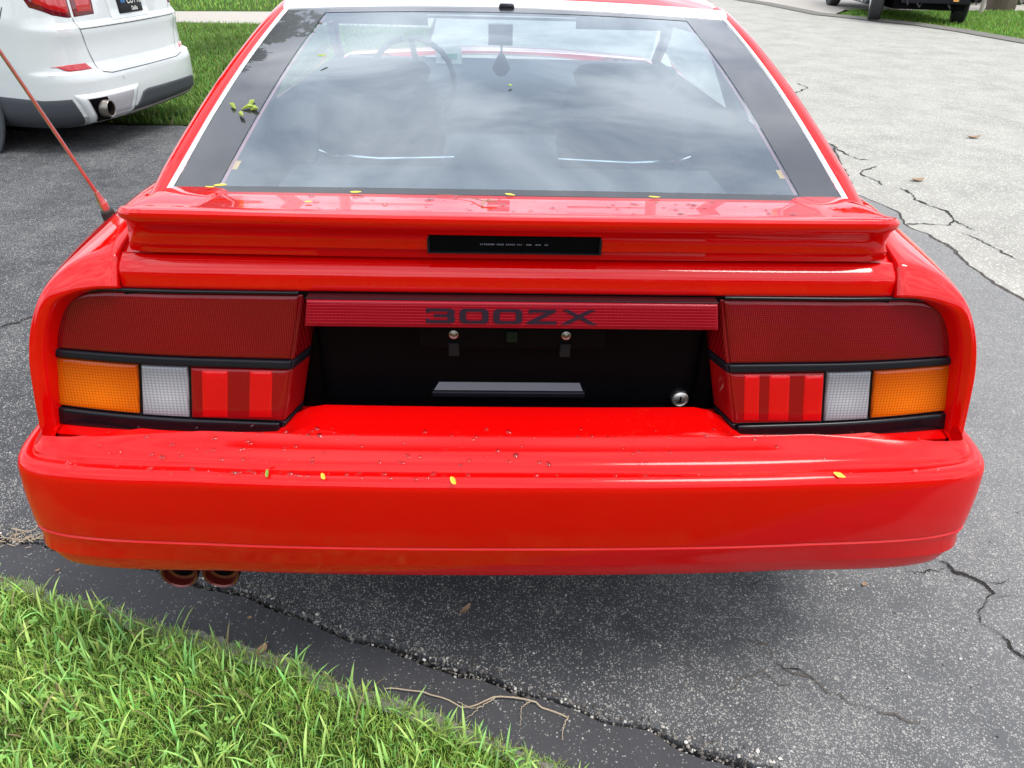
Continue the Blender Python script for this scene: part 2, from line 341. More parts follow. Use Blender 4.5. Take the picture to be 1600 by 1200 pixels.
def blades(name, xy, z0, h, w, lean, cols, label=None, curve=.5, parent=None, segs=3):
    """Grass blades as one mesh: xy (n,2); h, w, lean arrays; cols (n,3)."""
    n = len(xy); az = RNG.uniform(0, 2*np.pi, n); dx, dy = np.cos(az), np.sin(az); px, py = -dy, dx
    tw = RNG.uniform(-.6, .6, n); px, py = px*np.cos(tw)-py*np.sin(tw), px*np.sin(tw)+py*np.cos(tw)
    V = np.zeros((n, segs*2+1, 3), np.float32); C = np.zeros((n, segs*2+1, 4), np.float32); C[..., 3] = 1
    for k in range(segs+1):
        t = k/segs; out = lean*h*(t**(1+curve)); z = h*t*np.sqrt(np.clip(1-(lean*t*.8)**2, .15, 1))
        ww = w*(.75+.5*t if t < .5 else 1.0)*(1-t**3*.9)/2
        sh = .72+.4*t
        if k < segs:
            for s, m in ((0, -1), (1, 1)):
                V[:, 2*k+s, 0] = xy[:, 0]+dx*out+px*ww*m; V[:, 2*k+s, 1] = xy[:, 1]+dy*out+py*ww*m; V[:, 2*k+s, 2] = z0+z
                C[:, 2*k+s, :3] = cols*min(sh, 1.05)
        else:
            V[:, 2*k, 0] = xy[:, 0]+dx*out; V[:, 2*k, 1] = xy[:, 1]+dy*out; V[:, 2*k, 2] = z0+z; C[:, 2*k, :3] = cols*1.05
    nv = segs*2+1; base = (np.arange(n)*nv)[:, None]
    loops = []; tot = []
    for k in range(segs-1): loops.append(base+np.array([2*k, 2*k+1, 2*k+3, 2*k+2])[None]); tot.append(4)
    loops.append(base+np.array([2*segs-2, 2*segs-1, 2*segs])[None]); tot.append(3)
    LV = np.concatenate(loops, 1).ravel(); LT = np.tile(tot, n); LS = np.concatenate([[0], np.cumsum(LT)[:-1]])
    me = bpy.data.meshes.new(name); me.vertices.add(n*nv); me.vertices.foreach_set('co', V.ravel())
    me.loops.add(len(LV)); me.loops.foreach_set('vertex_index', LV.astype(np.int32)); me.polygons.add(len(LT))
    me.polygons.foreach_set('loop_start', LS.astype(np.int32)); me.update(calc_edges=True); me.validate()
    col_attr(me, C); me.materials.append(M['leaf']); o = bpy.data.objects.new(name, me); COL.objects.link(o)
    tag(o, label, 'grass', kind='stuff'); return o

# ------------------------------------------------------------------ ground: a base sheet, slabs with broken edges standing on it
def sheet(name, poly, z, mat, thick=.0, sub=0):
    bm = bmesh.new(); vs_ = [bm.verts.new((x, y, z)) for x, y in poly]; es = [bm.edges.new((vs_[i], vs_[(i+1) % len(vs_)])) for i in range(len(vs_))]
    bmesh.ops.triangle_fill(bm, use_beauty=True, edges=es)
    for f in bm.faces:
        f.normal_update()
        if f.normal.z < 0: f.normal_flip()
    if thick:
        r = bmesh.ops.extrude_face_region(bm, geom=bm.faces[:])
        bmesh.ops.translate(bm, verts=[v for v in r['geom'] if isinstance(v, bmesh.types.BMVert)], vec=(0, 0, -thick))
        bmesh.ops.recalc_face_normals(bm, faces=bm.faces)
    me = bpy.data.meshes.new(name); bm.to_mesh(me); bm.free(); me.materials.append(mat)
    o = bpy.data.objects.new(name, me); COL.objects.link(o); tag(o, kind='structure'); return o
def jag(P, step, amp, seed=0, fine=.4):
    """Resample a polyline and roughen it sideways."""
    rnd = random.Random(seed); out = []
    for i in range(len(P)-1):
        a = Vector((*P[i], 0)); b = Vector((*P[i+1], 0)); L = (b-a).length; n = max(1, int(L/step)); d = (b-a)/max(L, 1e-6); q = Vector((-d.y, d.x, 0))
        for k in range(n):
            p = a+(b-a)*(k/n); nn = mnoise.noise(Vector((p.x*9, p.y*9, seed)))*amp*1.5+rnd.uniform(-1, 1)*amp*fine
            out.append(((p+q*nn).x, (p+q*nn).y))
    out.append(tuple(P[-1])); return out
KERB_IN = [(-9, 2.2), (-3.2, 1.0), (-1.9, .62), (-1.308, .456), (-1.208, .452), (-1.089, .405), (-.985, .387), (-.862, .359), (-.767, .311), (-.63, .266), (-.511, .216), (-.334, .139), (-.213, .088), (-.041, .029), (.014, 0), (.082, -.013), (.224, -.073), (.287, -.092), (.357, -.135), (.439, -.169), (.9, -.36), (2.2, -.95), (5, -2.3)]
KERB_OUT = [(-9, 2.05), (-3.2, .86), (-1.9, .49), (-1.241, .333), (-1.153, .312), (-1.057, .271), (-.972, .251), (-.884, .217), (-.794, .174), (-.669, .146), (-.557, .107), (-.434, .059), (-.315, .01), (-.202, -.029), (-.093, -.082), (.011, -.125), (.098, -.166), (.55, -.35), (2.0, -1.02), (5, -2.45)]
GAP = [(2.62, 5.12), (2.592, 4.795), (2.27, 3.608), (2.327, 3.457), (2.384, 3.279), (2.313, 3.031), (2.377, 2.879), (2.394, 2.642), (2.353, 2.385), (2.37, 2.193), (2.385, 2.018), (2.5, 1.2), (2.7, .2), (3.2, -.9), (3.4, -1.4)]
FAR = [(-30, 5.6), (-8, 5.2), (-4.5, 5.08), (-2.86, 5.09), (-2.36, 5.09), (-1.2, 5.1), (.8, 5.11), (2.62, 5.12)]
sheet('ground', [(-400, -400), (400, -400), (400, 600), (-400, 600)], -.045, M['soil'])
rnd = random.Random(3)
kin = jag(KERB_IN, .022, .009, 1); kin2 = []
for i, (x, y) in enumerate(kin):            # the slab edge on the drive's side stands back by the width of the broken joint
    gpw = .006+.020*max(0, mnoise.noise(Vector((x*3.1+5, y*2, 4)))+.35)+rnd.uniform(0, .006)
    if x > .35: gpw *= .9
    kin2.append((x+.35*gpw, y+gpw))
kout = jag(KERB_OUT, .03, .004, 2)
sheet('kerb', kin+kout[::-1], 0.0, M['kerb'], .04)
gap = jag(GAP, .03, .014, 3); gap_r = [(x+.006+.022*max(0, .35+mnoise.noise(Vector((x*2, y*3, 8))))+rnd.uniform(0, .008), y) for x, y in gap]
far_edge = jag(FAR, .05, .012, 4)
drive_poly = kin2[:]
# trim the kerb line at the road gap: the drive runs on to the right
kin2c = [p for p in kin2 if p[0] < 3.35]
drive_poly = kin2c + [(3.4, -1.35)] + gap[::-1][1:] + far_edge[::-1][1:] + [(-30, 5.6), (-30, 6)]
drive_poly = kin2c + gap[::-1][1:] + far_edge[::-1][1:] + [(-30, 2.6)]
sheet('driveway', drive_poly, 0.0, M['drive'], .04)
R_EDGE = [(60, -22), (22, -4), (12, 5.5), (8.3, 11.57), (8.04, 12.98), (7.69, 13.86), (7.1, 14.6), (6.48, 15.36), (6.12, 17.45), (5.74, 18.64), (5.0, 21.5), (3.2, 28), (-4, 52), (-30, 130)]
L_FAR = [(-28, 130), (-3, 30), (-1.4, 20), (-1.0, 14), (-.9, 11.8), (-.8, 8), (-.75, 5.14)]
fe_r = [p for p in far_edge if p[0] > -.72]
sheet('road', [gap_r[-1], (5.2, -2.35), (14, -7), (60, -60)] + R_EDGE + L_FAR + [(x, y+.006) for x, y in fe_r] + gap_r[1:-1], 0.0, M['road'], .04)
# lawns
sheet('lawn_near', kout + [(5, -30), (-40, -30), (-40, 2.05)], -.012, M['lawn'])
LAWN_L = [(-60, 5.9), (-8, 5.25), (-2.8, 5.14), (-.78, 5.16), (-.95, 11.72), (-3.3, 11.75), (-5, 11.7), (-60, 10.5)]
sheet('lawn_left', LAWN_L, -.004, M['lawn'])
sheet('footpath', [(-60, 10.6), (-5, 11.78), (-3.3, 11.8), (-.97, 11.8), (-1.0, 13.9), (-3.7, 13.62), (-5.4, 13.28), (-60, 10.9)], .004, M['concrete'], .04)
sheet('lawn_far_left', [(-200, 10.9), (-5.4, 13.34), (-3.7, 13.68), (-1.02, 13.98), (-1.5, 20), (-3.1, 30), (-28, 128), (-200, 128)], -.004, M['lawn'])
LAWN_R = [(12.05, 5.5), (8.36, 11.6), (8.1, 13.0), (7.75, 13.9), (7.15, 14.65), (6.75, 15.2), (7.6, 16.6), (12, 17.4), (40, 20), (200, 60), (200, -60), (60.2, -22), (22.1, -4)]
sheet('lawn_right', LAWN_R, .004, M['lawn'])
sheet('side_drive', [(6.7, 15.3), (6.2, 17.5), (5.82, 18.7), (5.1, 21.5), (3.3, 28), (-3.9, 52), (200, 52), (200, 61), (40, 20.1), (12, 17.5), (7.55, 16.7)], .006, M['concrete'])
kmb = MB(); ke = jag([(12.03, 5.5), (8.33, 11.58), (8.07, 12.99), (7.72, 13.88), (7.12, 14.62), (6.5, 15.4), (6.14, 17.47), (5.76, 18.66), (5.02, 21.5), (3.22, 28)], .4, .01, 9)
for i in range(len(ke)-1):
    a, b = ke[i], ke[i+1]; w = .10
    kmb.add([(a[0]-w, a[1], .012), (b[0]-w, b[1], .012), (b[0]+.05, b[1], .05), (a[0]+.05, a[1], .05)], [(0, 1, 2, 3)])
tag(kmb.build('road_kerb', M['kerb_concrete'], smooth=False), kind='structure')
# pale worn lip between the kerb and the grass
lip = []; 
for x, y in kout: lip.append((x, y))
lb = MB(); kf = jag(kout, .006, .003, 12, .9)
def lipw(x, y):
    return max(.0008, .001+.016*mnoise.noise(Vector((x*4, y*4, 1)))+.008*mnoise.noise(Vector((x*30, y*30, 6)))+rnd.uniform(-.0015, .0015))
prev = None
for (x, y) in kf:
    w_ = lipw(x, y); cur = ((x+.35*w_, y+w_, .0035), (x-.01, y-.02, -.006))
    if prev: lb.add([prev[0], cur[0], cur[1], prev[1]], [(0, 1, 2, 3)])
    prev = cur
tag(lb.build('kerb_lip', M['kerb_concrete'], smooth=False), kind='structure')
# cracks: thin jagged fissures
def crack(P, w, mat, seed, name='crack'):
    Q = jag(jag(P, .02, .008, seed, 1.0), .004, .0022, seed+1, .9); V = []; F = []; n = len(Q)
    for i, (x, y) in enumerate(Q):
        a = Vector((*Q[max(i-1, 0)], 0)); b = Vector((*Q[min(i+1, n-1)], 0)); d = (b-a).normalized(); q = Vector((-d.y, d.x, 0))
        t = min(1, min(i, n-1-i)/14)*w*.8*max(.22, .5+1.0*mnoise.noise(Vector((x*14, y*14, seed)))+.5*mnoise.noise(Vector((x*90, y*90, seed)))+rnd.uniform(-.1, .3))
        V += [(x+q.x*t, y+q.y*t, .004), (x-q.x*t, y-q.y*t, .004)]
        if i: k = 2*i; F.append((k-2, k-1, k+1, k))
    o = obj(name, V, F, mat, smooth=False); tag(o, kind='structure'); return o
CR = [([(2.592, 4.795), (2.628, 4.519), (2.663, 4.433), (2.761, 4.439)], .010), ([(2.717, 4.268), (2.57, 4.161), (2.505, 4.063), (2.52, 3.943), (2.556, 3.887), (2.525, 3.799)], .010),
      ([(2.632, 3.763), (2.647, 3.628), (2.607, 3.496), (2.641, 3.386), (2.696, 3.293), (2.65, 3.121), (2.667, 3.014), (2.688, 2.952)], .012), ([(2.313, 3.031), (2.448, 3.058), (2.571, 3.042), (2.67, 3.122)], .008),
      ([(2.57, 2.937), (2.626, 2.81), (2.641, 2.624), (2.67, 2.478)], .008),
      ([(1.127, .406), (1.142, .394), (1.163, .382), (1.174, .357), (1.187, .341), (1.206, .33), (1.227, .319), (1.223, .287), (1.193, .245), (1.16, .219), (1.151, .191), (1.165, .166), (1.176, .133), (1.175, .111), (1.189, .084), (1.25, -.02), (1.4, -.2)], .0055),
      ([(1.032, .369), (1.087, .359), (1.128, .357), (1.17, .357)], .0028), ([(1.227, .319), (1.265, .315), (1.316, .33)], .003), ([(1.223, .287), (1.229, .276), (1.265, .274), (1.307, .276)], .002),
      ([(-2.6, 1.35), (-1.968, 1.669), (-1.915, 1.709), (-1.879, 1.796), (-1.5, 2.2)], .006), ([(3.299, 7.586), (3.325, 7.327), (3.068, 6.985)], .012), ([(.682, .331), (.645, .316), (.612, .288)], .003),
      ([(.6, .123), (.608, .087), (.625, .061), (.669, .036), (.7, .011)], .0025)]
for i, (P, w) in enumerate(CR): crack(P, w, M['crack'], 20+i)
crack([(.5, .16), (.568, .141), (.6, .123), (.613, .087), (.632, .058), (.675, .03), (.74, -.02), (.9, -.1)], .0035, M['crack_soft'], 40)
crack([(.45, .0), (.52, .03), (.57, .05), (.6, .02), (.68, .0)], .002, M['crack_soft'], 41)
# loose chips filling the joint and the road gap
def chips(name, pts, rad, label):
    V = []; F = []; ico = [(0,0,1),(.89,0,.45),(.28,.85,.45),(-.72,.53,.45),(-.72,-.53,.45),(.28,-.85,.45),(.72,.53,-.45),(-.28,.85,-.45),(-.89,0,-.45),(-.28,-.85,-.45),(.72,-.53,-.45),(0,0,-1)]
    fc = [(0,1,2),(0,2,3),(0,3,4),(0,4,5),(0,5,1),(1,6,2),(2,7,3),(3,8,4),(4,9,5),(5,10,1),(6,7,2),(7,8,3),(8,9,4),(9,10,5),(10,6,1),(11,7,6),(11,8,7),(11,9,8),(11,10,9),(11,6,10)]
    for (x, y, z) in pts:
        r = rad*rnd.uniform(.45, 1.2); k = len(V); a = rnd.uniform(0, 6.3); c, s = math.cos(a), math.sin(a); sx, sy, sz = rnd.uniform(.7, 1.3), rnd.uniform(.7, 1.3), rnd.uniform(.5, .9)
        for p in ico:
            j = rnd.uniform(.8, 1.15); X, Y = p[0]*sx*j*r, p[1]*sy*j*r; V.append((x+X*c-Y*s, y+X*s+Y*c, z+p[2]*sz*r*j))
        F += [tuple(q+k for q in f) for f in fc]
    o = obj(name, V, F, M['chips'], smooth=False); tag(o, label, 'gravel', kind='stuff'); return o
cp = []
for i in range(len(kin)-1):
    x0, y0 = kin[i]; x1, y1 = kin2[i]
    if not -2 < x0 < 1.6: continue
    for k in range(15):
        t = rnd.uniform(-.05, 1.1); cp.append((lerp(x0, x1, t)+rnd.uniform(-.012, .012), lerp(y0, y1, t), rnd.uniform(-.022, -.004)))
    for k in range(5):
        cp.append((x1+rnd.uniform(-.02, .02), y1+abs(rnd.gauss(0, .014)), .0015))
chips('joint_rubble', cp, .0042, 'crumbled dark stone chips in the broken joint beside the kerb')
cp = []
for x, y in gap[::1]:
    cp.append((x+rnd.uniform(-.004, .02), y+rnd.uniform(-.02, .02), rnd.uniform(-.035, -.02)))
chips('gap_rubble', cp, .006, 'dark grit lying in the long crack between driveway and road')
cp = [(rnd.uniform(-1.1, 1.9), rnd.uniform(-.6, .7), .0015) for _ in range(700)]
chips('loose_grit', cp, .0022, 'scattered pale grit on the dark driveway')

# ------------------------------------------------------------------ the red car
car = empty('red_coupe'); tag(car, 'glossy red hatchback coupe parked in the foreground, seen from behind, with its licence plate missing', 'car')
P_, PL = M['paint'], M['paint_low']
# --- bumper, lofted along its plan curve
PLAN = [(0, -.030), (.15, -.0295), (.30, -.027), (.45, -.022), (.60, -.012), (.72, .0), (.80, .016), (.845, .038), (.867, .078), (.876, .14), (.880, .25), (.882, .5), (.882, .85)]
def plan_n(P):
    out = []
    for i in range(len(P)):
        a = Vector(P[max(i-1, 0)]); b = Vector(P[min(i+1, len(P)-1)]); d = (b-a).normalized(); out.append(Vector((d.y, -d.x)))
    return out
PN = plan_n(PLAN)
def bump_pt(i, ins, z):
    # i: float index along plan
    k = min(int(i), len(PLAN)-2); u = i-k
    p = Vector(PLAN[k]).lerp(Vector(PLAN[k+1]), u); n = PN[k].lerp(PN[k+1], u).normalized(); q = p-n*ins
    return Vector((max(q.x, 0) if i < .01 else q.x, q.y, z))
FP = [Vector((x*1.0185, y, 0)) for x, y in PLAN]; FN = 64
pc = cr(FP, FN); pn = plan_n([(p.x, p.y) for p in pc])
def bloft(name, prof, mat, nmul=1, taper=None):
    V = []; nv = len(prof); ring = []
    idx = list(range(FN-1, -1, -1)); full = [(-1, i) for i in idx]+[(1, i) for i in range(1, FN)]
    for s, i in full:
        p, n = pc[i], pn[i]
        f = i/(FN-1)
        cf = min(1, max(0, (p.x-.55)/.3))           # toward the corner the ledge narrows
        c2 = min(1, max(0, (p.x-.352)/.095)); c2 = c2*c2*(3-2*c2)
        for (ins, z) in prof:
            if ins < .06: ins = ins-.009*cf*min(1, max(0, (.585-z)/.12))-(.010*cf if z < .42 else 0)
            q = Vector((p.x, p.y))-Vector((n.x, n.y))*(min(ins, .04)+max(0, ins-.04)*(1-.8*cf))
            zz = z-(.010*cf if z > .56 else 0)-(.034*c2*(1-.25*cf) if ins > .1 else 0)
            V.append((s*q.x, q.y, zz))
    return obj(name, V, grid_faces(len(full), nv), mat, car, True, 35)
bloft('bumper', [(.175, .6405), (.160, .6385), (.12, .6350), (.093, .6315), (.0905, .6300), (.062, .6235), (.040, .6150), (.0345, .6120), (.0315, .6080), (.0305, .6030), (.0285, .6010), (.0235, .6015), (.016, .6010), (.009, .5980), (.0035, .5920), (.0005, .5830), (0, .574), (.0, .53), (.001, .50), (.003, .455), (.0035, .4515), (.0065, .4495), (.0065, .4465), (.0035, .4440), (.004, .441), (.008, .42), (.014, .400), (.0145, .3965), (.018, .3945), (.0185, .392), (.028, .366), (.034, .352), (.042, .342), (.07, .335), (.12, .33)], PL)
SH = [(x, y) for x, y in ((.36, .075), (.60, .082), (.74, .098), (.82, .108), (.845, .125), (.856, .155), (.858, .27), (.36, .27))]
for s in (-1, 1):
    V = [(s*x, y, .6015+.003*(y > .2)) for x, y in SH]; n = len(V); V += [(x, y, z-.012) for x, y, z in V]
    obj('bumper_shelf', V, [tuple(range(n)), tuple(range(n, 2*n))[::-1]]+[(i, (i+1) % n, (i+1) % n+n, i+n) for i in range(n)], PL, car, smooth=False)
# --- rear fender panels with the lamp opening, shoulder and flank
c0 = [(0.822, 0.19, 0.59), (0.812, 0.19, 0.68), (0.805, 0.19, 0.735), (0.79, 0.19, 0.785), (0.769, 0.19, 0.82), (0.742, 0.19, 0.84), (0.713, 0.19, 0.85), (0.6768, 0.19, 0.852), (0.675, 0.208, 0.849)]
c1 = [(0.834, 0.133, 0.59), (0.823, 0.143, 0.68), (0.816, 0.15, 0.735), (0.803, 0.153, 0.79), (0.782, 0.157, 0.832), (0.752, 0.16, 0.852), (0.715, 0.163, 0.862), (0.6768, 0.166, 0.863), (0.675, 0.184, 0.86)]
c1b = [(0.843, 0.123, 0.59), (0.832, 0.13, 0.68), (0.825, 0.137, 0.738), (0.812, 0.143, 0.797), (0.79, 0.15, 0.842), (0.756, 0.156, 0.864), (0.716, 0.163, 0.874), (0.6768, 0.168, 0.875), (0.675, 0.186, 0.859)]
c2 = [(0.853, 0.119, 0.59), (0.843, 0.125, 0.68), (0.835, 0.132, 0.741), (0.82, 0.141, 0.801), (0.796, 0.154, 0.852), (0.76, 0.172, 0.884), (0.716, 0.182, 0.899), (0.6768, 0.186, 0.902), (0.675, 0.204, 0.886)]
c3 = [(0.864, 0.13, 0.59), (0.855, 0.137, 0.68), (0.846, 0.143, 0.742), (0.829, 0.155, 0.804), (0.803, 0.175, 0.858), (0.765, 0.2, 0.895), (0.717, 0.207, 0.915), (0.6768, 0.209, 0.919), (0.675, 0.22699999999999998, 0.903)]
c4 = [(0.876, 0.22, 0.59), (0.87, 0.22, 0.68), (0.862, 0.23, 0.745), (0.846, 0.25, 0.806), (0.818, 0.28, 0.862), (0.768, 0.31, 0.906), (0.715, 0.32, 0.935), (0.6768, 0.32, 0.943), (0.675, 0.338, 0.9269999999999999)]
c5 = [(0.882, 0.42, 0.59), (0.88, 0.42, 0.68), (0.874, 0.42, 0.75), (0.856, 0.42, 0.815), (0.82, 0.43, 0.872), (0.762, 0.45, 0.917), (0.718, 0.45, 0.946), (0.6768, 0.45, 0.955), (0.675, 0.468, 0.939)]
c6 = [(0.884, 0.8, 0.602), (0.884, 0.8, 0.68), (0.88, 0.8, 0.75), (0.868, 0.8, 0.805), (0.842, 0.8, 0.85), (0.802, 0.8, 0.882), (0.765, 0.8, 0.905), (0.735, 0.8, 0.917), (0.73, 0.8, 0.905)]
c7 = [(0.878, 1.4, 0.602), (0.878, 1.4, 0.68), (0.874, 1.4, 0.74), (0.864, 1.4, 0.79), (0.845, 1.4, 0.832), (0.815, 1.4, 0.862), (0.785, 1.4, 0.88), (0.755, 1.4, 0.888), (0.75, 1.4, 0.876)]
c8 = [(0.872, 2.2, 0.602), (0.872, 2.2, 0.68), (0.868, 2.2, 0.74), (0.858, 2.2, 0.785), (0.84, 2.2, 0.822), (0.81, 2.2, 0.85), (0.78, 2.2, 0.868), (0.755, 2.2, 0.875), (0.75, 2.2, 0.863)]
c9 = [(0.868, 3.0, 0.602), (0.868, 3.0, 0.67), (0.864, 3.0, 0.72), (0.852, 3.0, 0.765), (0.83, 3.0, 0.8), (0.79, 3.0, 0.825), (0.76, 3.0, 0.84), (0.72, 3.0, 0.845), (0.715, 3.0, 0.833)]
c10 = [(0.85, 3.8, 0.55), (0.85, 3.8, 0.6), (0.845, 3.8, 0.64), (0.832, 3.8, 0.68), (0.81, 3.8, 0.71), (0.77, 3.8, 0.73), (0.74, 3.8, 0.74), (0.7, 3.8, 0.745), (0.695, 3.8, 0.733)]
c11 = [(0.78, 4.2, 0.5), (0.78, 4.2, 0.54), (0.775, 4.2, 0.57), (0.765, 4.2, 0.6), (0.75, 4.2, 0.625), (0.72, 4.2, 0.64), (0.7, 4.2, 0.65), (0.66, 4.2, 0.655), (0.655, 4.2, 0.643)]
for mir in (False, True):
    loft('rear_fender', [c0, c1, c1b, c2, c3, c4, c5, c6], 70, 56, P_, car, mir)
    loft('front_side', [c6, c7, c8, c9, c10, c11], 40, 30, P_, car, mir)
    s = -1 if mir else 1
    # lower flank with wheel arches
    V = []; F = []; ys = np.linspace(.30, 4.15, 90)
    for y in ys:
        zb = .24 if y > .62 else .36
        for yc in (.98, 3.30):
            d = abs(y-yc)
            if d < .37: zb = max(zb, .30+math.sqrt(.37**2-d*d))
        x = .878-.02*max(0, y-3.2)-(.05*max(0, y-3.8))
        for k in range(5): V.append((s*(x-.02*(1-k/4)**2), y, lerp(min(zb, .60), .604-.11*max(0, (y-3.0)/1.2), k/4)))
    obj('lower_flank', V, grid_faces(len(ys), 5), P_, car)
    # side glass and pillars drawn further on
    w = MB()
for mir in (-1, 1):
    for yc in (.98, 3.30):
        t = MB().lathe([(-.1, .2), (-.1, .30), (-.08, .315), (.08, .315), (.1, .30), (.1, .2)], (mir*.745, yc, .315), (1, 0, 0), 32).build('wheel', M['rubber'], car)
        MB().lathe([(0, .0), (mir*.02, .05), (mir*.0, .17), (mir*.03, .20), (mir*.03, .21)], (mir*.80, yc, .315), (1, 0, 0), 24).build('rim', M['alloy'], t)
MB().box(-.80, .80, .22, 4.1, .19, .55).build('underbody', M['recess'], car, smooth=False)  # plain dark box, hung low to block light under the car
# hood, nose
loft('hood', [[(x, y, z+.03*(1-(x/.72)**2)) for x in (-.72, -.36, 0, .36, .72)] for y, z in ((2.85, .86), (3.2, .835), (3.8, .745), (4.15, .66))], 16, 16, P_, car)
MB().box(-.76, .76, 4.1, 4.28, .3, .62).build('front_bumper', P_, car)
# --- rear wall behind the lamps
MB().box(-.80, .80, .20, .24, .55, .86).build('rear_wall', M['recess'], car, smooth=False)
# --- hatch: lower panel, deck, spoiler
def HS(x, z):          # hatch lower panel surface
    t = (z-.857)/.062; y = .170+.005*t+.034*max(0, t-.45)**2/.3
    return Vector((x, y+.006*(x/.675)**4, z))
patch('hatch_panel', HS, -.6745, .6745, .8575, [(-.68, .916), (0, .921), (.68, .916)], P_, car, 0, .02, .006, 30, 10)
deck_r = []
for t in (0, .3, .6, 1):
    y = lerp(.205, .362, t); z = lerp(.912, .966, t)
    deck_r.append([(x, y+.006*(x/.675)**2, z-.004*(x/.67)**4) for x in (-.6735, -.45, 0, .45, .6735)])
loft('hatch_deck', deck_r, 12, 20, P_, car)
# seams of the hatch: dark slot each side
for s in (-1, 1):
    MB().box(s*.676-.0022, s*.676+.0022, .200, .34, .84, .900).build('shut_line', M['recess'], car, smooth=False)
# spoiler: swept section, thick blade turned up at the rear with a hollow face
def spo_section(x):
    e = max(0, (abs(x)-.60)/.055)
    tipy = .150+.010*(x/.65)**2; tz = 1.003-.004*(x/.65)**2
    return [(.350+.0*e, .9755), (.30, .9835), (.25, .990), (.20, .9965), (tipy+.016, 1.0020), (tipy+.006, 1.0015), (tipy+.001, .9980), (tipy, .9920), (tipy+.0015, .9850), (tipy+.008, .9760), (tipy+.0155, .9665), (tipy+.0215, .9560), (tipy+.024, .9450), (tipy+.0250, .9370), (tipy+.0285, .9352), (tipy+.0300, .9335), (tipy+.032, .9240), (tipy+.034, .9185)]
def spoiler_mesh():
    xs = [-.652, -.650, -.645, -.636, -.62]+list(np.linspace(-.60, -.16, 14))+[-.1450, -.1445]
    xs2 = [.1445, .1450]+list(np.linspace(.16, .60, 14))+[.62, .636, .645, .650, .652]
    mid = list(np.linspace(-.144, .144, 9))
    V = []; F = []; allx = xs+mid+xs2; nv = 18
    for x in allx:
        sec = spo_section(x); ax = abs(x)
        for j, (y, z) in enumerate(sec):
            # ends: the tip is pulled in and rounded, the foot flares out
            xx = x
            if ax > .6:
                k = (ax-.60)/.052
                flare = (0, 0, 0, 0, 0, 0, 0, 0, 0, -.006, -.012, -.012, -.008, -.003, 0, 0, .003, .003)[j]
                xx = math.copysign(ax+flare*k, x)
                rr = (1-math.sqrt(max(0, 1-k*k)))
                y += .03*rr if 3 <= j <= 9 else .012*rr
                z -= .008*rr if j < 7 else 0
            V.append((xx, y, z))
    F = grid_faces(len(allx), nv)
    # leave the lamp slot open in the face (rows 10..13 between x = -.15 and .15)
    i0 = len(xs)-1; i1 = len(xs)+len(mid)
    keep = []
    for i in range(len(allx)-1):
        for j in range(nv-1):
            if i0 <= i < i1 and 10 <= j < 14: continue
            keep.append((i*nv+j, (i+1)*nv+j, (i+1)*nv+j+1, i*nv+j+1))
    # end caps
    keep.append(tuple(range(nv))); keep.append(tuple(range((len(allx)-1)*nv, len(allx)*nv))[::-1])
    return obj('spoiler', V, keep, P_, car, True, 32)
spo = spoiler_mesh()
for s in (-1, 1):   # raised feet where the spoiler meets the hatch corners
    rows = []
    for t, dz in ((0, -.008), (.10, .006), (.5, .0085), (.85, .007), (1, -.004)):
        rows.append([(s*lerp(.52, .648, t)-(s*.10*(1-u)*0 if t else 0)+(s*.09*(1-u) if t < .3 else 0)*0, lerp(.352, .190, u), lerp(.9745, .9975, u)+dz*(1, 1, .9, .4, -.2)[int(round(q))]) for q, u in enumerate((0, .2, .5, .8, 1))])
    loft('spoiler_foot', rows, 24, 16, P_, car, False, sharp=40)
# high brake lamp in the spoiler face
bl = MB().box(-.1445, .1445, .176, .20, .934, .968).build('high_brake_lamp', M['recess'], car, smooth=False)
fr = MB(); fr.box(-.1465, -.1425, .170, .20, .932, .969); fr.box(.1425, .1465, .170, .20, .932, .969); fr.box(-.1425, .1425, .171, .20, .932, .9345)
fr.build('brake_lamp_rim', M['black_satin'], bl, smooth=False)
tx = MB(); xx = -.058
for wd in (2, 1.2, 2, 2, 2, 2.4, 2.4, 2, 0, 2, 2, 2, 2, 0, 2, 2, 2, 2, 2, 0, 1.5, 1.5, 1.5, 0, 0, 2.2, 2.2, 2.2, 0, 0, 2, 2, 2.2, 0, 0, 2, 2):
    if wd: tx.box(xx, xx+wd*.0011, .1752, .176, .9462, .9485)
    xx += .0031
tx.build('moulded_print', M['slot_grey'], bl, smooth=False)
# --- black gap strip under the hatch edge
MB().box(-.668, .668, .172, .2, .846, .859).build('gap_shadow_strip', M['recess'], car, smooth=False)
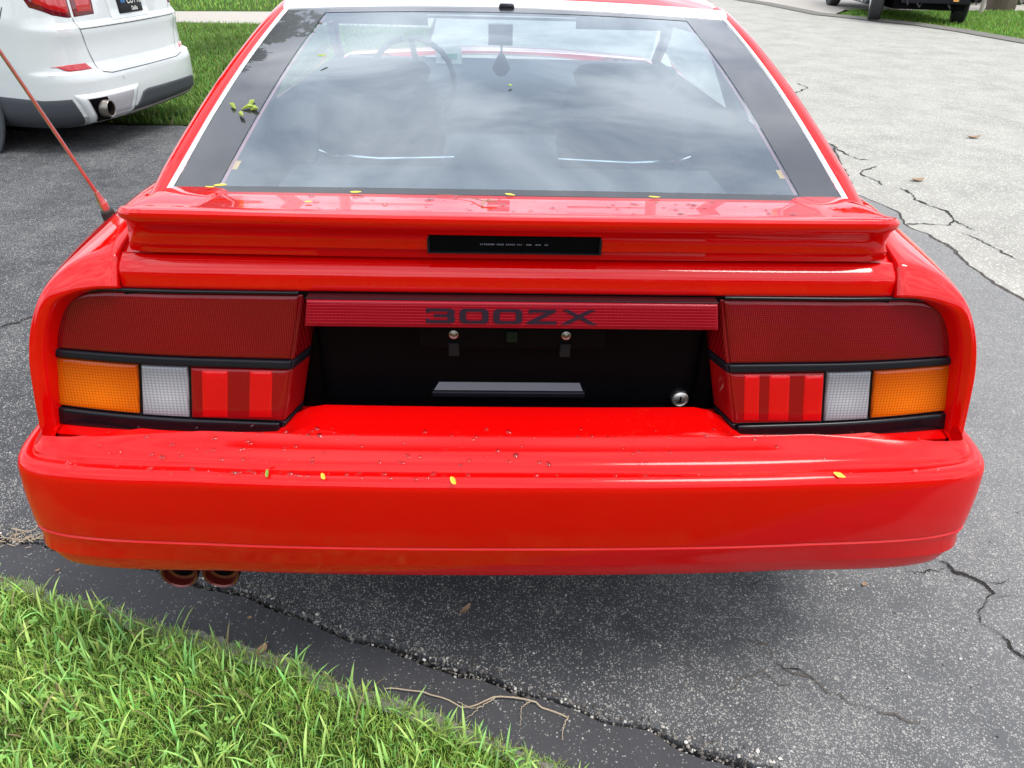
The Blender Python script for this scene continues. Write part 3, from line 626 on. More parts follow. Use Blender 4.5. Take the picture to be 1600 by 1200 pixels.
# --- lamps.  LS(x,z): rear lamp face plane
def LS(x, z): return Vector((x, .122+(z-.62)*.20+.020*max(0, abs(x)-.55)**2/.07, z))
def lamp(mir):
    L = empty('tail_lamp'); L.parent = car; tag(L, None)
    kw = dict(mirror=mir)
    hi_up = [(.36, .8565), (.70, .8565), (.735, .853), (.76, .845), (.78, .832), (.795, .813), (.803, .79), (.81, .76)]
    back = [(.36, .861), (.70, .862), (.74, .858), (.772, .846), (.795, .822), (.806, .795), (.815, .75)]
    patch('lamp_housing', LS, (.425, .378), (.828, .8125), .604, back, M['black_gloss'], L, -.007, .05, .003, 40, 20, **kw)
    patch('upper_lens', LS, (.396, .369), (.8085, .8085), [(.39, .7375), (.81, .7455)], [(a, b-.004) for a, b in hi_up], M['lens_red'], L, 0, .02, .0035, 60, 16, **kw)
    patch('divider_strip', LS, (.396, .393), (.815, .814), [(.39, .7205), (.81, .7300)], [(.39, .7355), (.81, .7440)], M['black_satin'], L, .0035, .02, .002, 20, 4, **kw)
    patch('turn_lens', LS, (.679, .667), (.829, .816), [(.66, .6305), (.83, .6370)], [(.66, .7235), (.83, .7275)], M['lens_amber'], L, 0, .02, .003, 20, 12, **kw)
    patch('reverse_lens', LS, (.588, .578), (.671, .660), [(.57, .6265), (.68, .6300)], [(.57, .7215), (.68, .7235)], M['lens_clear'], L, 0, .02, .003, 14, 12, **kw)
    ed = [.412, .436, .478, .512, .545, .576]
    patch('stop_lens', LS, (.419, .397), (.582, .572), [(.41, .6215), (.59, .6265)], [(.41, .7185), (.59, .7215)], M['lens_stop_dark'], L, 0, .02, .003, 20, 12, **kw)
    for a, b in ((.428, .468), (.507, .552)) if mir else ((.424, .452), (.470, .508), (.535, .570)):
        patch('bright_segment', LS, (a+.010, a), (b+.010, b), .629, .7165, M['lens_stop'], L, .0008, .002, .0008, 6, 6, **kw)
    # inner bevelled ends that run back into the recess
    def IS(t, z): # t 0..1 from front edge to recess
        return Vector((.4155-(z-.62)*.215-.024*t, LS(.40, z).y+.050*t, z))
    patch('inner_lens', IS, 0.02, .98, [(0, .737), (1, .741)], [(0, .852), (1, .850)], M['lens_red'], L, 0, .01, .002, 6, 10, flip=True, **kw)
    patch('inner_strip', IS, 0.0, .98, [(0, .721), (1, .724)], [(0, .735), (1, .739)], M['black_satin'], L, .002, .01, .001, 4, 3, flip=True, **kw)
    patch('inner_stop_lens', IS, 0.02, .98, [(0, .622), (1, .632)], [(0, .7185), (1, .7215)], M['lens_stop_dark'], L, 0, .01, .002, 6, 10, flip=True, **kw)
    patch('lower_trim', LS, (.424, .424), (.832, .830), [(.42, .590), (.83, .600)], [(.42, .6185), (.83, .6340)], M['black_gloss'], L, .004, .03, .003, 20, 4, **kw)
    patch('inner_trim', IS, 0.0, .98, [(0, .598), (1, .610)], [(0, .6195), (1, .630)], M['black_gloss'], L, .002, .012, .002, 4, 3, flip=True, **kw)
    patch('top_trim', LS, (.370, .370), (.735, .735), [(.36, .8535), (.70, .8535), (.75, .8475)], [(.36, .8595), (.70, .8600), (.75, .855)], M['black_gloss'], L, .0035, .03, .002, 24, 3, **kw)
    return L
lamp(False); lamp(True)
# --- garnish with the 300ZX letters
def GS(x, z): return Vector((x, .128+(z-.81)*.12, z))
patch('garnish_panel', GS, (-.357, -.350), (.357, .350), .8125, .8600, M['garnish'], car, 0, .035, .004, 40, 8)
patch('garnish_top_edge', GS, -.352, .352, .8602, .8622, M['black_gloss'], car, -.004, .03, .0008, 20, 2)
def poly_letter(polys, x0, w, z0, h):
    mb = MB()
    for P in polys:
        bm = bmesh.new()
        vv = [bm.verts.new((x0+u*w, 0, z0+v*h)) for u, v in P]
        f = bm.faces.new(vv); f.normal_update(); bmesh.ops.triangulate(bm, faces=[f]); bm.verts.index_update()
        vs0 = [v.co.copy() for v in bm.verts]; fs = [tuple(v.index for v in q.verts) for q in bm.faces]; bm.free()
        V = []
        for c in vs0:
            q = GS(c.x, c.z); V.append((q.x, q.y-.0012, q.z))
        for c in vs0:
            q = GS(c.x, c.z); V.append((q.x, q.y+.001, q.z))
        n = len(vs0); F = fs+[tuple(i+n for i in q[::-1]) for q in fs]+[(i, (i+1) % n, (i+1) % n+n, i+n) for i in range(n)]
        mb.add(V, F)
    return mb.build('letter', M['letter'], car, smooth=False)
def rrect(r, cx=.5, cy=.5, hw=.5, hh=.5, ry=None, n=5):
    ry = ry or r; out = []
    for (sx, sy, a0) in ((1, 1, 0), (-1, 1, 90), (-1, -1, 180), (1, -1, 270)):
        for k in range(n+1):
            a = R(a0+90*k/n); out.append((cx+sx*(hw-r)+r*math.cos(a), cy+sy*(hh-ry)+ry*math.sin(a)))
    return out
LX = -.150; LW = .0495; LZ = .822; LH = .0262; GAPX = .0575
T = .22; TZ = .19
def zero():
    o = rrect(.16, ry=.28); i = rrect(.07, hw=.5-T, hh=.5-TZ, ry=.14); n = len(o); h = n//2
    # two C halves, meeting on short seams
    A = [o[k] for k in range(0, h)]+[(-.0, .5)]*0
    polys = []
    for k in range(n):
        k2 = (k+1) % n; polys.append([o[k], o[k2], i[k2], i[k]])
    return polys
three = [[(0.02, 1), (.84, 1), (.97, .93), (1, .80), (1, .66), (.94, .54), (1, .44), (1, .20), (.97, .07), (.84, 0), (.03, 0), (0, .12), (0, .30), (.10, .30), (.12, .20), (.70, .20), (.76, .26), (.76, .38), (.70, .43), (.28, .43), (.28, .61), (.70, .61), (.76, .66), (.76, .75), (.70, .80), (.14, .80), (.12, .72), (.02, .72)]]
zed = [[(.06, 1), (1.0, 1), (1.0, .86), (.36, .20), (1.04, .20), (1.04, 0), (0, 0), (0, .12), (.66, .80), (.18, .80), (.16, .74), (.06, .74)]]
ex = [[(0, 1), (.22, 1), (.56, .66), (.92, 1), (1.14, 1), (.70, .54), (1.22, 0), (.98, 0), (.60, .40), (.20, 0), (-.04, 0), (.46, .52)]]
poly_letter(three, LX, LW, LZ, LH); poly_letter(zero(), LX+GAPX, LW, LZ, LH); poly_letter(zero(), LX+2*GAPX, LW, LZ, LH)
poly_letter(zed, LX+3*GAPX, LW, LZ, LH); poly_letter(ex, LX+4*GAPX+.003, LW, LZ, LH)
# --- licence recess
def box_in(x0, x1, z0, z1, yf, yb, ins):
    V = [(x0, yf, z0), (x1, yf, z0), (x1, yf, z1), (x0, yf, z1), (x0+ins, yb, z0+ins*.4), (x1-ins, yb, z0+ins*.4), (x1-ins, yb, z1), (x0+ins, yb, z1)]
    return V, [(0, 1, 5, 4), (1, 2, 6, 5), (2, 3, 7, 6), (3, 0, 4, 7), (4, 5, 6, 7)]
v, f = box_in(-.352, .352, .612, .862, .180, .235, .006)
rec = obj('licence_recess', v, f, M['recess'], car, smooth=False)
bm_ = rec
# wall under/over the recess so nothing shows behind
br_ = MB().box(-.165, .165, .150, .158, .762, .806).build('plate_bracket', M['recess'], car, smooth=False); bevel(br_, .003)
for x in (-.104, .094):
    MB().lathe([(0, .0085), (-.003, .0085), (-.004, .0065), (-.0025, .005), (-.004, .0025), (-.004, 0)], (x, .150, .790), (0, 1, 0), 20).build('plate_screw', M['pipe'], car)
    MB().box(x-.009, x+.009, .146, .152, .748, .773).build('screw_clip', M['black_satin'], car, smooth=False)
MB().box(-.011, .008, .144, .151, .778, .798).build('plate_lamp_clip', M['black_gloss'], car, smooth=False)
# pressed pocket in the middle of the recess with a sloping grey floor
pk = MB(); pk.add([(-.148, .188, .645), (.140, .188, .645), (.118, .222, .690), (-.114, .222, .690)], [(0, 1, 2, 3)])
pk.build('pocket_floor', M['pocket'], car, smooth=False)
bevel(MB().box(-.150, .143, .186, .222, .634, .6485).build('pocket_lip', M['black_satin'], car, smooth=False), .004)
lk = MB().lathe([(.04, .0165), (-.004, .0168), (-.008, .016), (-.009, .0135), (-.007, .0125), (-.008, .011), (-.008, 0)], (.328, .195, .632), (0, 1, -.05), 28).build('hatch_lock', M['steel'], car)
MB().lathe([(-.0, .020), (.004, .020), (.03, .019)], (.328, .193, .6325), (0, 1, 0), 28).build('lock_collar', M['black_satin'], lk)
MB().box(.3268, .3292, .1858, .187, .626, .639).build('key_slot', M['recess'], lk, smooth=False)
# --- exhaust tips
for x in (-.672, -.588):
    e_ = MB().lathe([(0, .036), (-.006, .0375), (-.0085, .0355), (-.006, .032), (.01, .030), (.012, .024), (.16, .022)], (x, .105, .256), (0, 1, .03), 28).build('exhaust_tip', M['rust_red'], car)
    MB().lathe([(.0, .0372), (.22, .033)], (x, .11, .256), (0, 1, .03), 24).build('exhaust_pipe', M['pipe'], e_)
    MB().lathe([(0, .0255), (0, 0)], (x, .118, .257), (0, 1, 0), 16).build('pipe_bore', M['recess'], e_)
# --- antenna on the left fender
an = MB().tube([(-.766, .385, .905), (-.7685, .380, .926)], [.014, .0115], 16).build('antenna', M['rubber'], car)
MB().tube([(-.7685, .380, .925), (-.7700, .374, .945)], [.0070, .0085], 16).build('antenna_nut', M['steel'], an)
MB().tube([(-.7700, .374, .943), (-.7720, .367, .966)], [.0080, .0048], 16).build('antenna_collar', M['mast'], an)
MB().tube([(-.7720, .367, .965), (-.7712, .300, 1.071), (-.770, .200, 1.229), (-.767, .0, 1.545)], [.0036, .0033, .0031, .0026], 10).build('antenna_mast', M['mast'], an)
# --- greenhouse
def G(y):
    t = (y-.35)/(1.13-.35); return Vector((lerp(.6275, .5580, t), y, lerp(.9720, 1.2090, t)+.018*math.sin(math.pi*t)))
YS = [.345, .45, .6, .75, .9, 1.05, 1.13]
def gz(x, y):
    g_ = G(y); t = (y-.35)/.78; return g_.z+(.002+.013*max(0, t))*(1-(x/g_.x)**2)
gl_rows = [[(f_*G(y).x, y, gz(f_*G(y).x, y)) for f_ in (-1, -.8, -.5, -.2, 0, .2, .5, .8, 1)] for y in YS]
gg = loft('rear_glass', gl_rows, 30, 40, M['glass'], car)
# painted border bands on the inner side of the glass
def band(name, fn0, fn1, mat, dz=-.004, n=40, par=None):
    V = []; F = []
    for i in range(n+1):
        t = i/n; a = fn0(t); b = fn1(t)
        for k in range(5):
            x = lerp(a[0], b[0], k/4); y = lerp(a[1], b[1], k/4); V.append((x, y, gz(x, min(y, 1.13))+dz))
    o = obj(name, V, grid_faces(n+1, 5), mat, par or gg); return o
for s in (-1, 1):
    band('black_border', lambda t: (s*(G(lerp(.352, 1.128, t)).x-.001), lerp(.352, 1.128, t)), lambda t: (s*lerp(.548, .455, t), lerp(.352, 1.128, t)), M['frit'], .0012)
    band('border_line', lambda t: (s*lerp(.5475, .46, t), lerp(.372, 1.08, t)), lambda t: (s*lerp(.541, .4565, t), lerp(.372, 1.08, t)), M['pinkline'], -.005)
    band('border_tab', lambda t: (s*lerp(.544, .541, t), lerp(.425, .45, t)), lambda t: (s*lerp(.525, .522, t), lerp(.425, .45, t)), M['orange_tab'], -.0055, 4)
band('black_border', lambda t: (lerp(-.54, .54, t), 1.128), lambda t: (lerp(-.54, .54, t), 1.092), M['frit'], .0010)
band('black_border', lambda t: (lerp(-.56, .56, t), .352), lambda t: (lerp(-.56, .56, t), .368), M['frit'], .0010)
for k in range(14):  # heater wires
    y = .40+k*.048
    band('heater_wire', lambda t: (lerp(-.44, .44, t)*(1-.12*k/14), y), lambda t: (lerp(-.44, .44, t)*(1-.12*k/14), y+.0004), M['interior'], -.0035, 20)
# chrome trims
for s in (-1, 1):
    rows = []
    for y in YS:
        g_ = G(y); rows.append([(s*(g_.x+.001), y, g_.z+.0005), (s*(g_.x+.003), y, g_.z+.0040), (s*(g_.x+.0065), y, g_.z+.0050), (s*(g_.x+.0105), y, g_.z+.003), (s*(g_.x+.0115), y, g_.z-.003)])
    loft('glass_trim', rows, 30, 9, M['trim_white'], car)
    rows = []
    for y in [.325, .40, .45, .6, .75, .9, 1.05, 1.18, 1.26]:
        g_ = G(min(y, 1.26)); k = max(0, (.45-y)/.12); x = g_.x; z = g_.z-(.006*k)
        if y > 1.13: x = .558-.02*(y-1.13); z = 1.209+.09*(y-1.13)
        rows.append([(s*(x+.0120), y, z-.008), (s*(x+.0130), y, z+.002), (s*(x+.024), y, z+.0055), (s*(x+.036), y, z+.002), (s*(x+.045), y, z-.006), (s*(x+.051), y, z-.018), (s*(x+.056), y, z-.034)])
    loft('glass_pillar', rows, 40, 20, P_, car)
    rows = []   # drip trim along the side window
    for y in [.44, .6, .75, .9, 1.05, 1.2, 1.6, 1.95]:
        g_ = G(min(y, 1.13)); x = g_.x if y < 1.13 else .558-.006*(y-1.13); z = g_.z if y < 1.13 else 1.209+.02*(y-1.13)
        rows.append([(s*(x+.055), y, z-.036), (s*(x+.060), y, z-.038), (s*(x+.062), y, z-.046), (s*(x+.058), y, z-.050)])
    loft('side_trim', rows, 30, 8, M['trim_white'], car)
    # side windows
    rows = []
    for y, x, z in ((.46, .685, .956), (.6, .705, .965), (.8, .66, 1.06), (1.05, .625, 1.15), (1.4, .612, 1.165), (1.95, .60, 1.165), (2.5, .69, .97)):
        bx, bz = (.69, .952) if y < .5 else (lerp(.735, .755, min(1, (y-.6)/.8)), lerp(.925, .885, min(1, (y-.6)/.8)))
        rows.append([(s*x, y, z), (s*(x+bx)/2+s*.012, y, (z+bz)/2), (s*bx, y, bz)])
    loft('side_window', rows, 30, 8, M['side_glass'], car)
    MB().tube([(s*.612, 1.42, 1.17), (s*.752, 1.42, .885)], .028, 8).build('door_pillar', M['black_satin'], car)
    MB().tube([(s*.60, 1.95, 1.18), (s*.70, 2.45, 1.0), (s*.745, 2.8, .87)], .024, 8).build('windscreen_pillar', M['black_satin'], car)
# header trim and roof
rows = []
for y, dz in ((1.128, .0), (1.131, .006), (1.140, .0085), (1.158, .0090), (1.168, .0075), (1.172, .001)):
    rows.append([(x, y+.012*(x/.558)**2*0, gz(x, 1.13)+dz+(y-1.13)*.25) for x in (-.572, -.4, -.2, 0, .2, .4, .572)])
loft('header_trim', rows, 12, 30, M['trim_white'], car)
MB().box(-.560, .560, 1.118, 1.129, 1.196, 1.2015).build('header_seal', M['rubber'], car)
rows = []
for y, z, w_ in ((1.171, 1.2150, .562), (1.20, 1.228, .570), (1.35, 1.246, .585), (1.6, 1.262, .59), (1.85, 1.258, .585), (1.98, 1.243, .575)):
    rows.append([(x*w_, y, z+.013*(1-x*x)-.03*abs(x)**6) for x in (-1.04, -1, -.7, -.35, 0, .35, .7, 1, 1.04)])
loft('roof', rows, 24, 40, P_, car, thick=.006)
loft('headliner', [[(x*w_*.97, y, z-.016+.010*(1-x*x)-.03*abs(x)**6) for x in (-1, -.7, -.35, 0, .35, .7, 1)] for y, z, w_ in ((1.18, 1.206, .562), (1.35, 1.236, .585), (1.6, 1.25, .59), (1.96, 1.232, .575))], 12, 20, M['headliner'], car)
hb = MB().box(-.022, .018, 1.118, 1.20, 1.216, 1.233).build('wiper_stub', M['black_satin'], car); bevel(hb, .006)
# windscreen
loft('windscreen', [[(x*.60, 1.98, 1.24+.012*(1-x*x)) for x in (-1, -.5, 0, .5, 1)], [(x*.66, 2.4, 1.07+.02*(1-x*x)) for x in (-1, -.5, 0, .5, 1)], [(x*.72, 2.82, .875+.02*(1-x*x)) for x in (-1, -.5, 0, .5, 1)]], 12, 12, M['side_glass'], car)
# interior
MB().box(-.70, .70, .25, 2.9, .50, .62).build('cabin_floor', M['interior'], car, smooth=False)
obj('cargo_cover', [(-.60, .38, .80), (.60, .38, .80), (.62, 1.25, .78), (-.62, 1.25, .78)], [(0, 1, 2, 3)], M['interior'], car)
for s in (-1, 1):
    loft('cabin_side_trim', [[(s*x, y, z), (s*(x+.006), y, z-.06), (s*(x-.01), y, .60)] for x, y, z in ((.625, .40, .962), (.668, .6, .962), (.705, .8, .955), (.725, 1.2, .928), (.735, 1.6, .905), (.738, 2.2, .895), (.73, 2.78, .885))], 20, 8, M['interior'], car)
    tr_ = MB().tube([(s*.135, .93, .893), (s*.20, .905, .897), (s*.32, .90, .894), (s*.44, .91, .898), (s*.475, .925, .906)], .0032, 8).build('cover_rail', M['chrome'], car)
loft('dashboard', [[(x, y, z) for x in (-.70, -.35, 0, .35, .70)] for y, z in ((2.36, .60), (2.38, .80), (2.45, .845), (2.6, .855), (2.83, .86))], 14, 12, M['interior'], car)
MB().tube([(-.33-.0, 2.30, .84)]+[(-.36+.17*math.sin(a), 2.28-.02*math.cos(a), .84+.17*math.cos(a)) for a in np.linspace(0, 6.1, 24)], .012, 8).build('steering_wheel', M['interior'], car)
for s in (-1, 1):
    cx = s*.44
    prof = [(.60, .21, .10), (.72, .235, .11), (.85, .225, .10), (.91, .20, .085), (.925, .17, .07), (.94, .18, .065), (.965, .19, .065), (.99, .17, .05), (1.0, .12, .03)]
    V = []; n = 24
    for z, hw, hd in prof:
        for k in range(n):
            a = 2*math.pi*k/n; c, q = math.cos(a), math.sin(a)
            V.append((cx+hw*math.copysign(abs(c)**.5, c), 1.86+.22*(z-.6)*-.6+hd*math.copysign(abs(q)**.6, q), z-.005))
    F = [(i*n+k, i*n+(k+1) % n, (i+1)*n+(k+1) % n, (i+1)*n+k) for i in range(len(prof)-1) for k in range(n)]+[tuple(range((len(prof)-1)*n, len(prof)*n))]
    obj('seat', V, F, M['seat'], car)
    MB().box(cx-.17, cx+.17, 1.99, 2.0, 1.085, 1.145).build('sun_visor', M['interior'], car)
MB().box(-.05, .04, 2.02, 2.06, 1.02, 1.09).build('rear_mirror', M['interior'], car)
MB().tube([(0, 2.08, 1.03), (.0, 2.08, .97)], .004, 6).build('mirror_cord', M['interior'], car)
MB().lathe([(-.03, 0), (-.022, .02), (0, .036), (.02, .028), (.05, .012), (.06, 0)], (.0, 2.08, .93), (0, 0, 1), 14).build('mirror_ornament', M['seat'], car)
pp = MB().box(-.275, -.165, 2.48, 2.482, .885, .955).build('paper_tag', M['paper'], car, smooth=False)
MB().box(-.255, -.185, 2.478, 2.48, .905, .925).build('tag_print', M['ink'], pp, smooth=False)
cs = MB().box(-.045, .045, .46, .462, .80, .84).build('sticker', M['paper'], car, smooth=False)

# ------------------------------------------------------------------ foliage helper: leaf clumps through a crown's volume
def leaf_cards(name, centers, rad, n_per, size, cols, parent=None, squash=.75):
    N = len(centers)*n_per; c = np.repeat(np.asarray(centers, np.float32), n_per, 0); rr = np.repeat(np.asarray(rad, np.float32), n_per)
    d = RNG.normal(size=(N, 3)); d /= np.linalg.norm(d, axis=1)[:, None]; d *= (RNG.uniform(.25, 1, N)**.5*rr)[:, None]; d[:, 2] *= squash
    p = c+d; a = RNG.normal(size=(N, 3)); a /= np.linalg.norm(a, axis=1)[:, None]; b = np.cross(a, RNG.normal(size=(N, 3))); b /= np.linalg.norm(b, axis=1)[:, None]
    sz = (size*RNG.uniform(.6, 1.3, N))[:, None]
    V = np.stack([p-a*sz, p+b*sz*.45, p+a*sz, p-b*sz*.45], 1).reshape(-1, 3).astype(np.float32)
    me = bpy.data.meshes.new(name); me.vertices.add(N*4); me.vertices.foreach_set('co', V.ravel()); me.loops.add(N*4); me.loops.foreach_set('vertex_index', np.arange(N*4, dtype=np.int32))
    me.polygons.add(N); me.polygons.foreach_set('loop_start', np.arange(0, N*4, 4, dtype=np.int32)); me.update(calc_edges=True)
    k = np.asarray(cols, np.float32)[RNG.integers(0, len(cols), N)]*RNG.uniform(.6, 1.3, N)[:, None]
    C = np.ones((N, 4, 4), np.float32); C[:, :, :3] = k[:, None]; col_attr(me, C.reshape(-1, 4)); me.materials.append(M['leaf'])
    o = bpy.data.objects.new(name, me); COL.objects.link(o)
    if parent is not None: o.parent = parent
    return o
GREENS = [(.05, .10, .018), (.07, .14, .02), (.035, .075, .015), (.10, .17, .03)]
def tree(loc, h, cr_, label, name='shade_tree', nclump=60, per=110, leaf=.10, group=None, trunk_r=.18, seed=1):
    t = empty(name, loc); tag(t, label, 'tree', group); rn = random.Random(seed); tb = MB()
    tb.tube([(0, 0, -.1), (.05, .02, h*.3), (-.04, .06, h*.6), (.03, 0, h*.85)], [trunk_r*1.25, trunk_r, trunk_r*.75, trunk_r*.3], 10)
    cs = []; rs = []
    for i in range(nclump):
        a = rn.uniform(0, 6.28); u = rn.uniform(0, 1)**.5*cr_; z = h*.72+rn.uniform(-1, 1)*cr_*.62*math.sqrt(max(0, 1-(u/cr_)**2))
        cs.append((u*math.cos(a), u*math.sin(a), z)); rs.append(rn.uniform(.35, .8)*cr_*.36)
        if i % 4 == 0: tb.tube([(0, 0, h*.42+rn.uniform(0, .25)*h), (cs[-1][0]*.5, cs[-1][1]*.5, (z+h*.5)/2), cs[-1]], [trunk_r*.4, trunk_r*.22, trunk_r*.08], 6)
    tb.build('trunk', M['bark'], t)
    leaf_cards('crown', cs, rs, per, leaf, GREENS, t); return t
tree((-6.6, 10.2, 0), 9.6, 3.0, 'tall broad shade tree on the left lawn, mirrored in the rear glass', seed=4, nclump=80, per=160, leaf=.13)
# trees beside the right lawn: only their feet are in the picture
tree((11.4, 17.5, 0), 7.5, 2.8, 'thick brown tree trunk standing behind the dark truck on the grass', nclump=40, seed=6, trunk_r=.24)
# dense planting behind the right lawn
cs = [(x, 19.5+random.uniform(-.6, 1.2)+(x-8)*.12, random.uniform(.2, 1.4)) for x in np.linspace(10.6, 22, 60)]
hd = leaf_cards('clipped_hedge', cs, [.75]*60, 160, .09, [(.03, .06, .015), (.045, .09, .02)]); tag(hd, 'dark leafy hedge beyond the grass behind the truck', 'hedge')
# unseen trees, added behind the viewer to darken the paint's reflections
cs = [(x+random.uniform(-1, 1), -24-random.uniform(0, 4), random.uniform(.8, 4.2)) for x in np.linspace(-34, 34, 110)]
wd = leaf_cards('unseen_tree_belt', cs, [2.2]*110, 170, .34, [(.03, .055, .014), (.05, .085, .02), (.02, .04, .01)]); tag(wd, 'unseen belt of trees, added to darken what the red paint mirrors', 'trees', kind='stuff')
# posts on the right lawn
for (x, y, tlt, w_, lb) in ((10.45, 16.6, .0, .045, 'thin grey post upright in the right lawn'), (12.0, 17.2, .35, .07, 'pale grey post leaning beside the tree trunk')):
    o = MB().tube([(0, 0, 0), (tlt*1.2*.4, 0, 1.2)], w_, 8).build('garden_post', M['post']); o.location = (x, y, 0); tag(o, lb, 'post')

# ------------------------------------------------------------------ grass
def gcol(n, base, var=.25, dead=.03):
    c = np.array(base)[None]*(1+RNG.normal(0, var, n))[:, None].clip(.4, 1.8); c[:, 0] *= RNG.uniform(.7, 1.35, n)
    k = RNG.random(n) < dead; c[k] = np.array((.34, .27, .14))*RNG.uniform(.6, 1.2, k.sum())[:, None]; return c
near_poly = [(x+.001, y+.003) for x, y in kout]+[(.55, -.9), (-1.9, -.9)]
def sample(poly, n, x0, x1, y0, y1):
    x = RNG.uniform(x0, x1, n); y = RNG.uniform(y0, y1, n); k = inpoly(x, y, poly); return np.stack([x[k], y[k]], 1)
clumpf = lambda p, s: np.array([mnoise.noise(Vector((a*s, b*s, 2.2))) for a, b in p])
xy = sample(near_poly, 92000, -1.75, .5, -.42, .5); n = len(xy); cl = clumpf(xy, 6)
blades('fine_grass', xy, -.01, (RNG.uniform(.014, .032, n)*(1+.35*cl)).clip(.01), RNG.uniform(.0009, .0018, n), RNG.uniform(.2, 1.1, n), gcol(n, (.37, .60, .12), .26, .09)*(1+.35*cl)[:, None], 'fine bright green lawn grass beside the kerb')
xy = sample(near_poly, 5200, -1.75, .5, -.42, .5); n = len(xy)
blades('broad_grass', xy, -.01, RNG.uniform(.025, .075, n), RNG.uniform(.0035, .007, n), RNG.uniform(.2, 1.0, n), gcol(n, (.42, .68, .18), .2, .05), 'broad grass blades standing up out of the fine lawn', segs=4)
# long blades, many leaning over the kerb
def near_kerb(n, depth):
    i = RNG.integers(0, len(kout)-1, n*3); P = np.array(kout)[i]; P = P-np.stack([np.zeros(len(i)), np.abs(RNG.normal(0, depth, len(i)))-.006], 1); k = (P[:, 0] > -1.4) & (P[:, 0] < .35); return P[k][:n]
xy = near_kerb(220, .09); n = len(xy)
blades('kerb_grass', xy, -.01, RNG.uniform(.03, .085, n), RNG.uniform(.004, .007, n), RNG.uniform(.1, .7, n), gcol(n, (.38, .66, .20), .15, .02), 'long broad blades rising along the kerb edge', segs=5)
xy = near_kerb(5200, .016); n = len(xy)
blades('edge_grass', xy, -.008, RNG.uniform(.012, .028, n), RNG.uniform(.0010, .002, n), RNG.uniform(.3, 1.2, n), gcol(n, (.34, .48, .13), .2, .12), 'short grass creeping over the edge of the kerb')
# clover-like leaves
def rosette(name, pts, label, size):
    V = []; F = []; C = []
    for (x, y) in pts:
        m = random.choice((3, 3, 4)); a0 = random.uniform(0, 6.3); z = random.uniform(.012, .03); g_ = random.uniform(.75, 1.25); s = size*random.uniform(.7, 1.3)
        for k in range(m):
            a = a0+6.283*k/m; k0 = len(V); tl = random.uniform(.0, .35)
            for (u, v) in ((0, 0), (.45, .38), (1, .42), (1.22, 0), (1, -.42), (.45, -.38)):
                X = u*s; Y = v*s; V.append((x+X*math.cos(a)-Y*math.sin(a), y+X*math.sin(a)+Y*math.cos(a), z+tl*X-.15*abs(Y))); C.append((.27*g_, .50*g_, .11*g_, 1))
            F.append(tuple(range(k0, k0+6)))
    o = obj(name, V, F, M['leaf'], smooth=False); col_attr(o.data, C); tag(o, label, 'clover', kind='stuff')
rosette('clover', [tuple(p) for p in sample([(-1.4, .5), (-.5, .12), (-.55, -.4), (-1.4, -.4)], 300, -1.4, -.5, -.4, .5) if random.random() < .6 and bool(inpoly(np.array([p[0]]), np.array([p[1]+.03]), near_poly)[0])], 'small round clover leaves among the grass at the left', .0075)
lawn_poly = kout+[(5, -6), (-9, -6)]
xy = sample(lawn_poly, 520000, -5.5, 3.2, -3.2, 1.6); k = (xy[:, 0] > -1.72) & (xy[:, 0] < .47) & (xy[:, 1] > -.39); d_ = np.hypot(xy[:, 0]+.6, xy[:, 1]+.2)
xy = xy[~k & (RNG.random(len(xy)) < np.clip(1.6-d_*.42, .22, 1))]; n = len(xy); d_ = np.hypot(xy[:, 0]+.6, xy[:, 1]+.2); g_ = 1+.35*np.clip(d_-.8, 0, 4)
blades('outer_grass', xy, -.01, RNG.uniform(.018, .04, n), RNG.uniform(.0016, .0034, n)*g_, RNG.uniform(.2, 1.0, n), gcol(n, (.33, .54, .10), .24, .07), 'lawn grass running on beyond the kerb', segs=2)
# lawn strip at the left
xy = sample([(-9, 5.28), (-2.8, 5.14), (-.78, 5.16), (-.95, 11.7), (-3.3, 11.72), (-9, 11.4)], 90000, -9, -.7, 5.1, 11.7); n = len(xy); cl = clumpf(xy, 1.3)
blades('strip_grass', xy, -.004, RNG.uniform(.035, .075, n), RNG.uniform(.006, .011, n), RNG.uniform(.2, 1.0, n), gcol(n, (.15, .28, .045), .25, .05)*(1+.5*cl)[:, None], 'mown lawn strip between driveway and footpath', segs=2)
xy = sample([(-30, 12.6), (-5.4, 13.36), (-1.05, 14.0), (-1.5, 20), (-3, 30), (-30, 40)], 80000, -30, -1, 12.6, 40); n = len(xy)
blades('far_grass', xy, -.004, RNG.uniform(.05, .09, n), RNG.uniform(.012, .022, n), RNG.uniform(.2, 1.0, n), gcol(n, (.26, .48, .07), .15, .02), 'brighter lawn beyond the pale footpath', segs=2)
xy = sample([(12.05, 5.5), (8.4, 11.65), (7.8, 13.95), (6.8, 15.25), (7.6, 16.5), (12, 17.3), (24, 18.6), (24, 5.5)], 70000, 6.8, 20, 8, 19); n = len(xy)
blades('verge_grass', xy, .004, RNG.uniform(.04, .085, n), RNG.uniform(.009, .016, n), RNG.uniform(.2, 1.0, n), gcol(n, (.22, .42, .06), .2, .03), 'bright green verge under and beside the dark truck', segs=2)
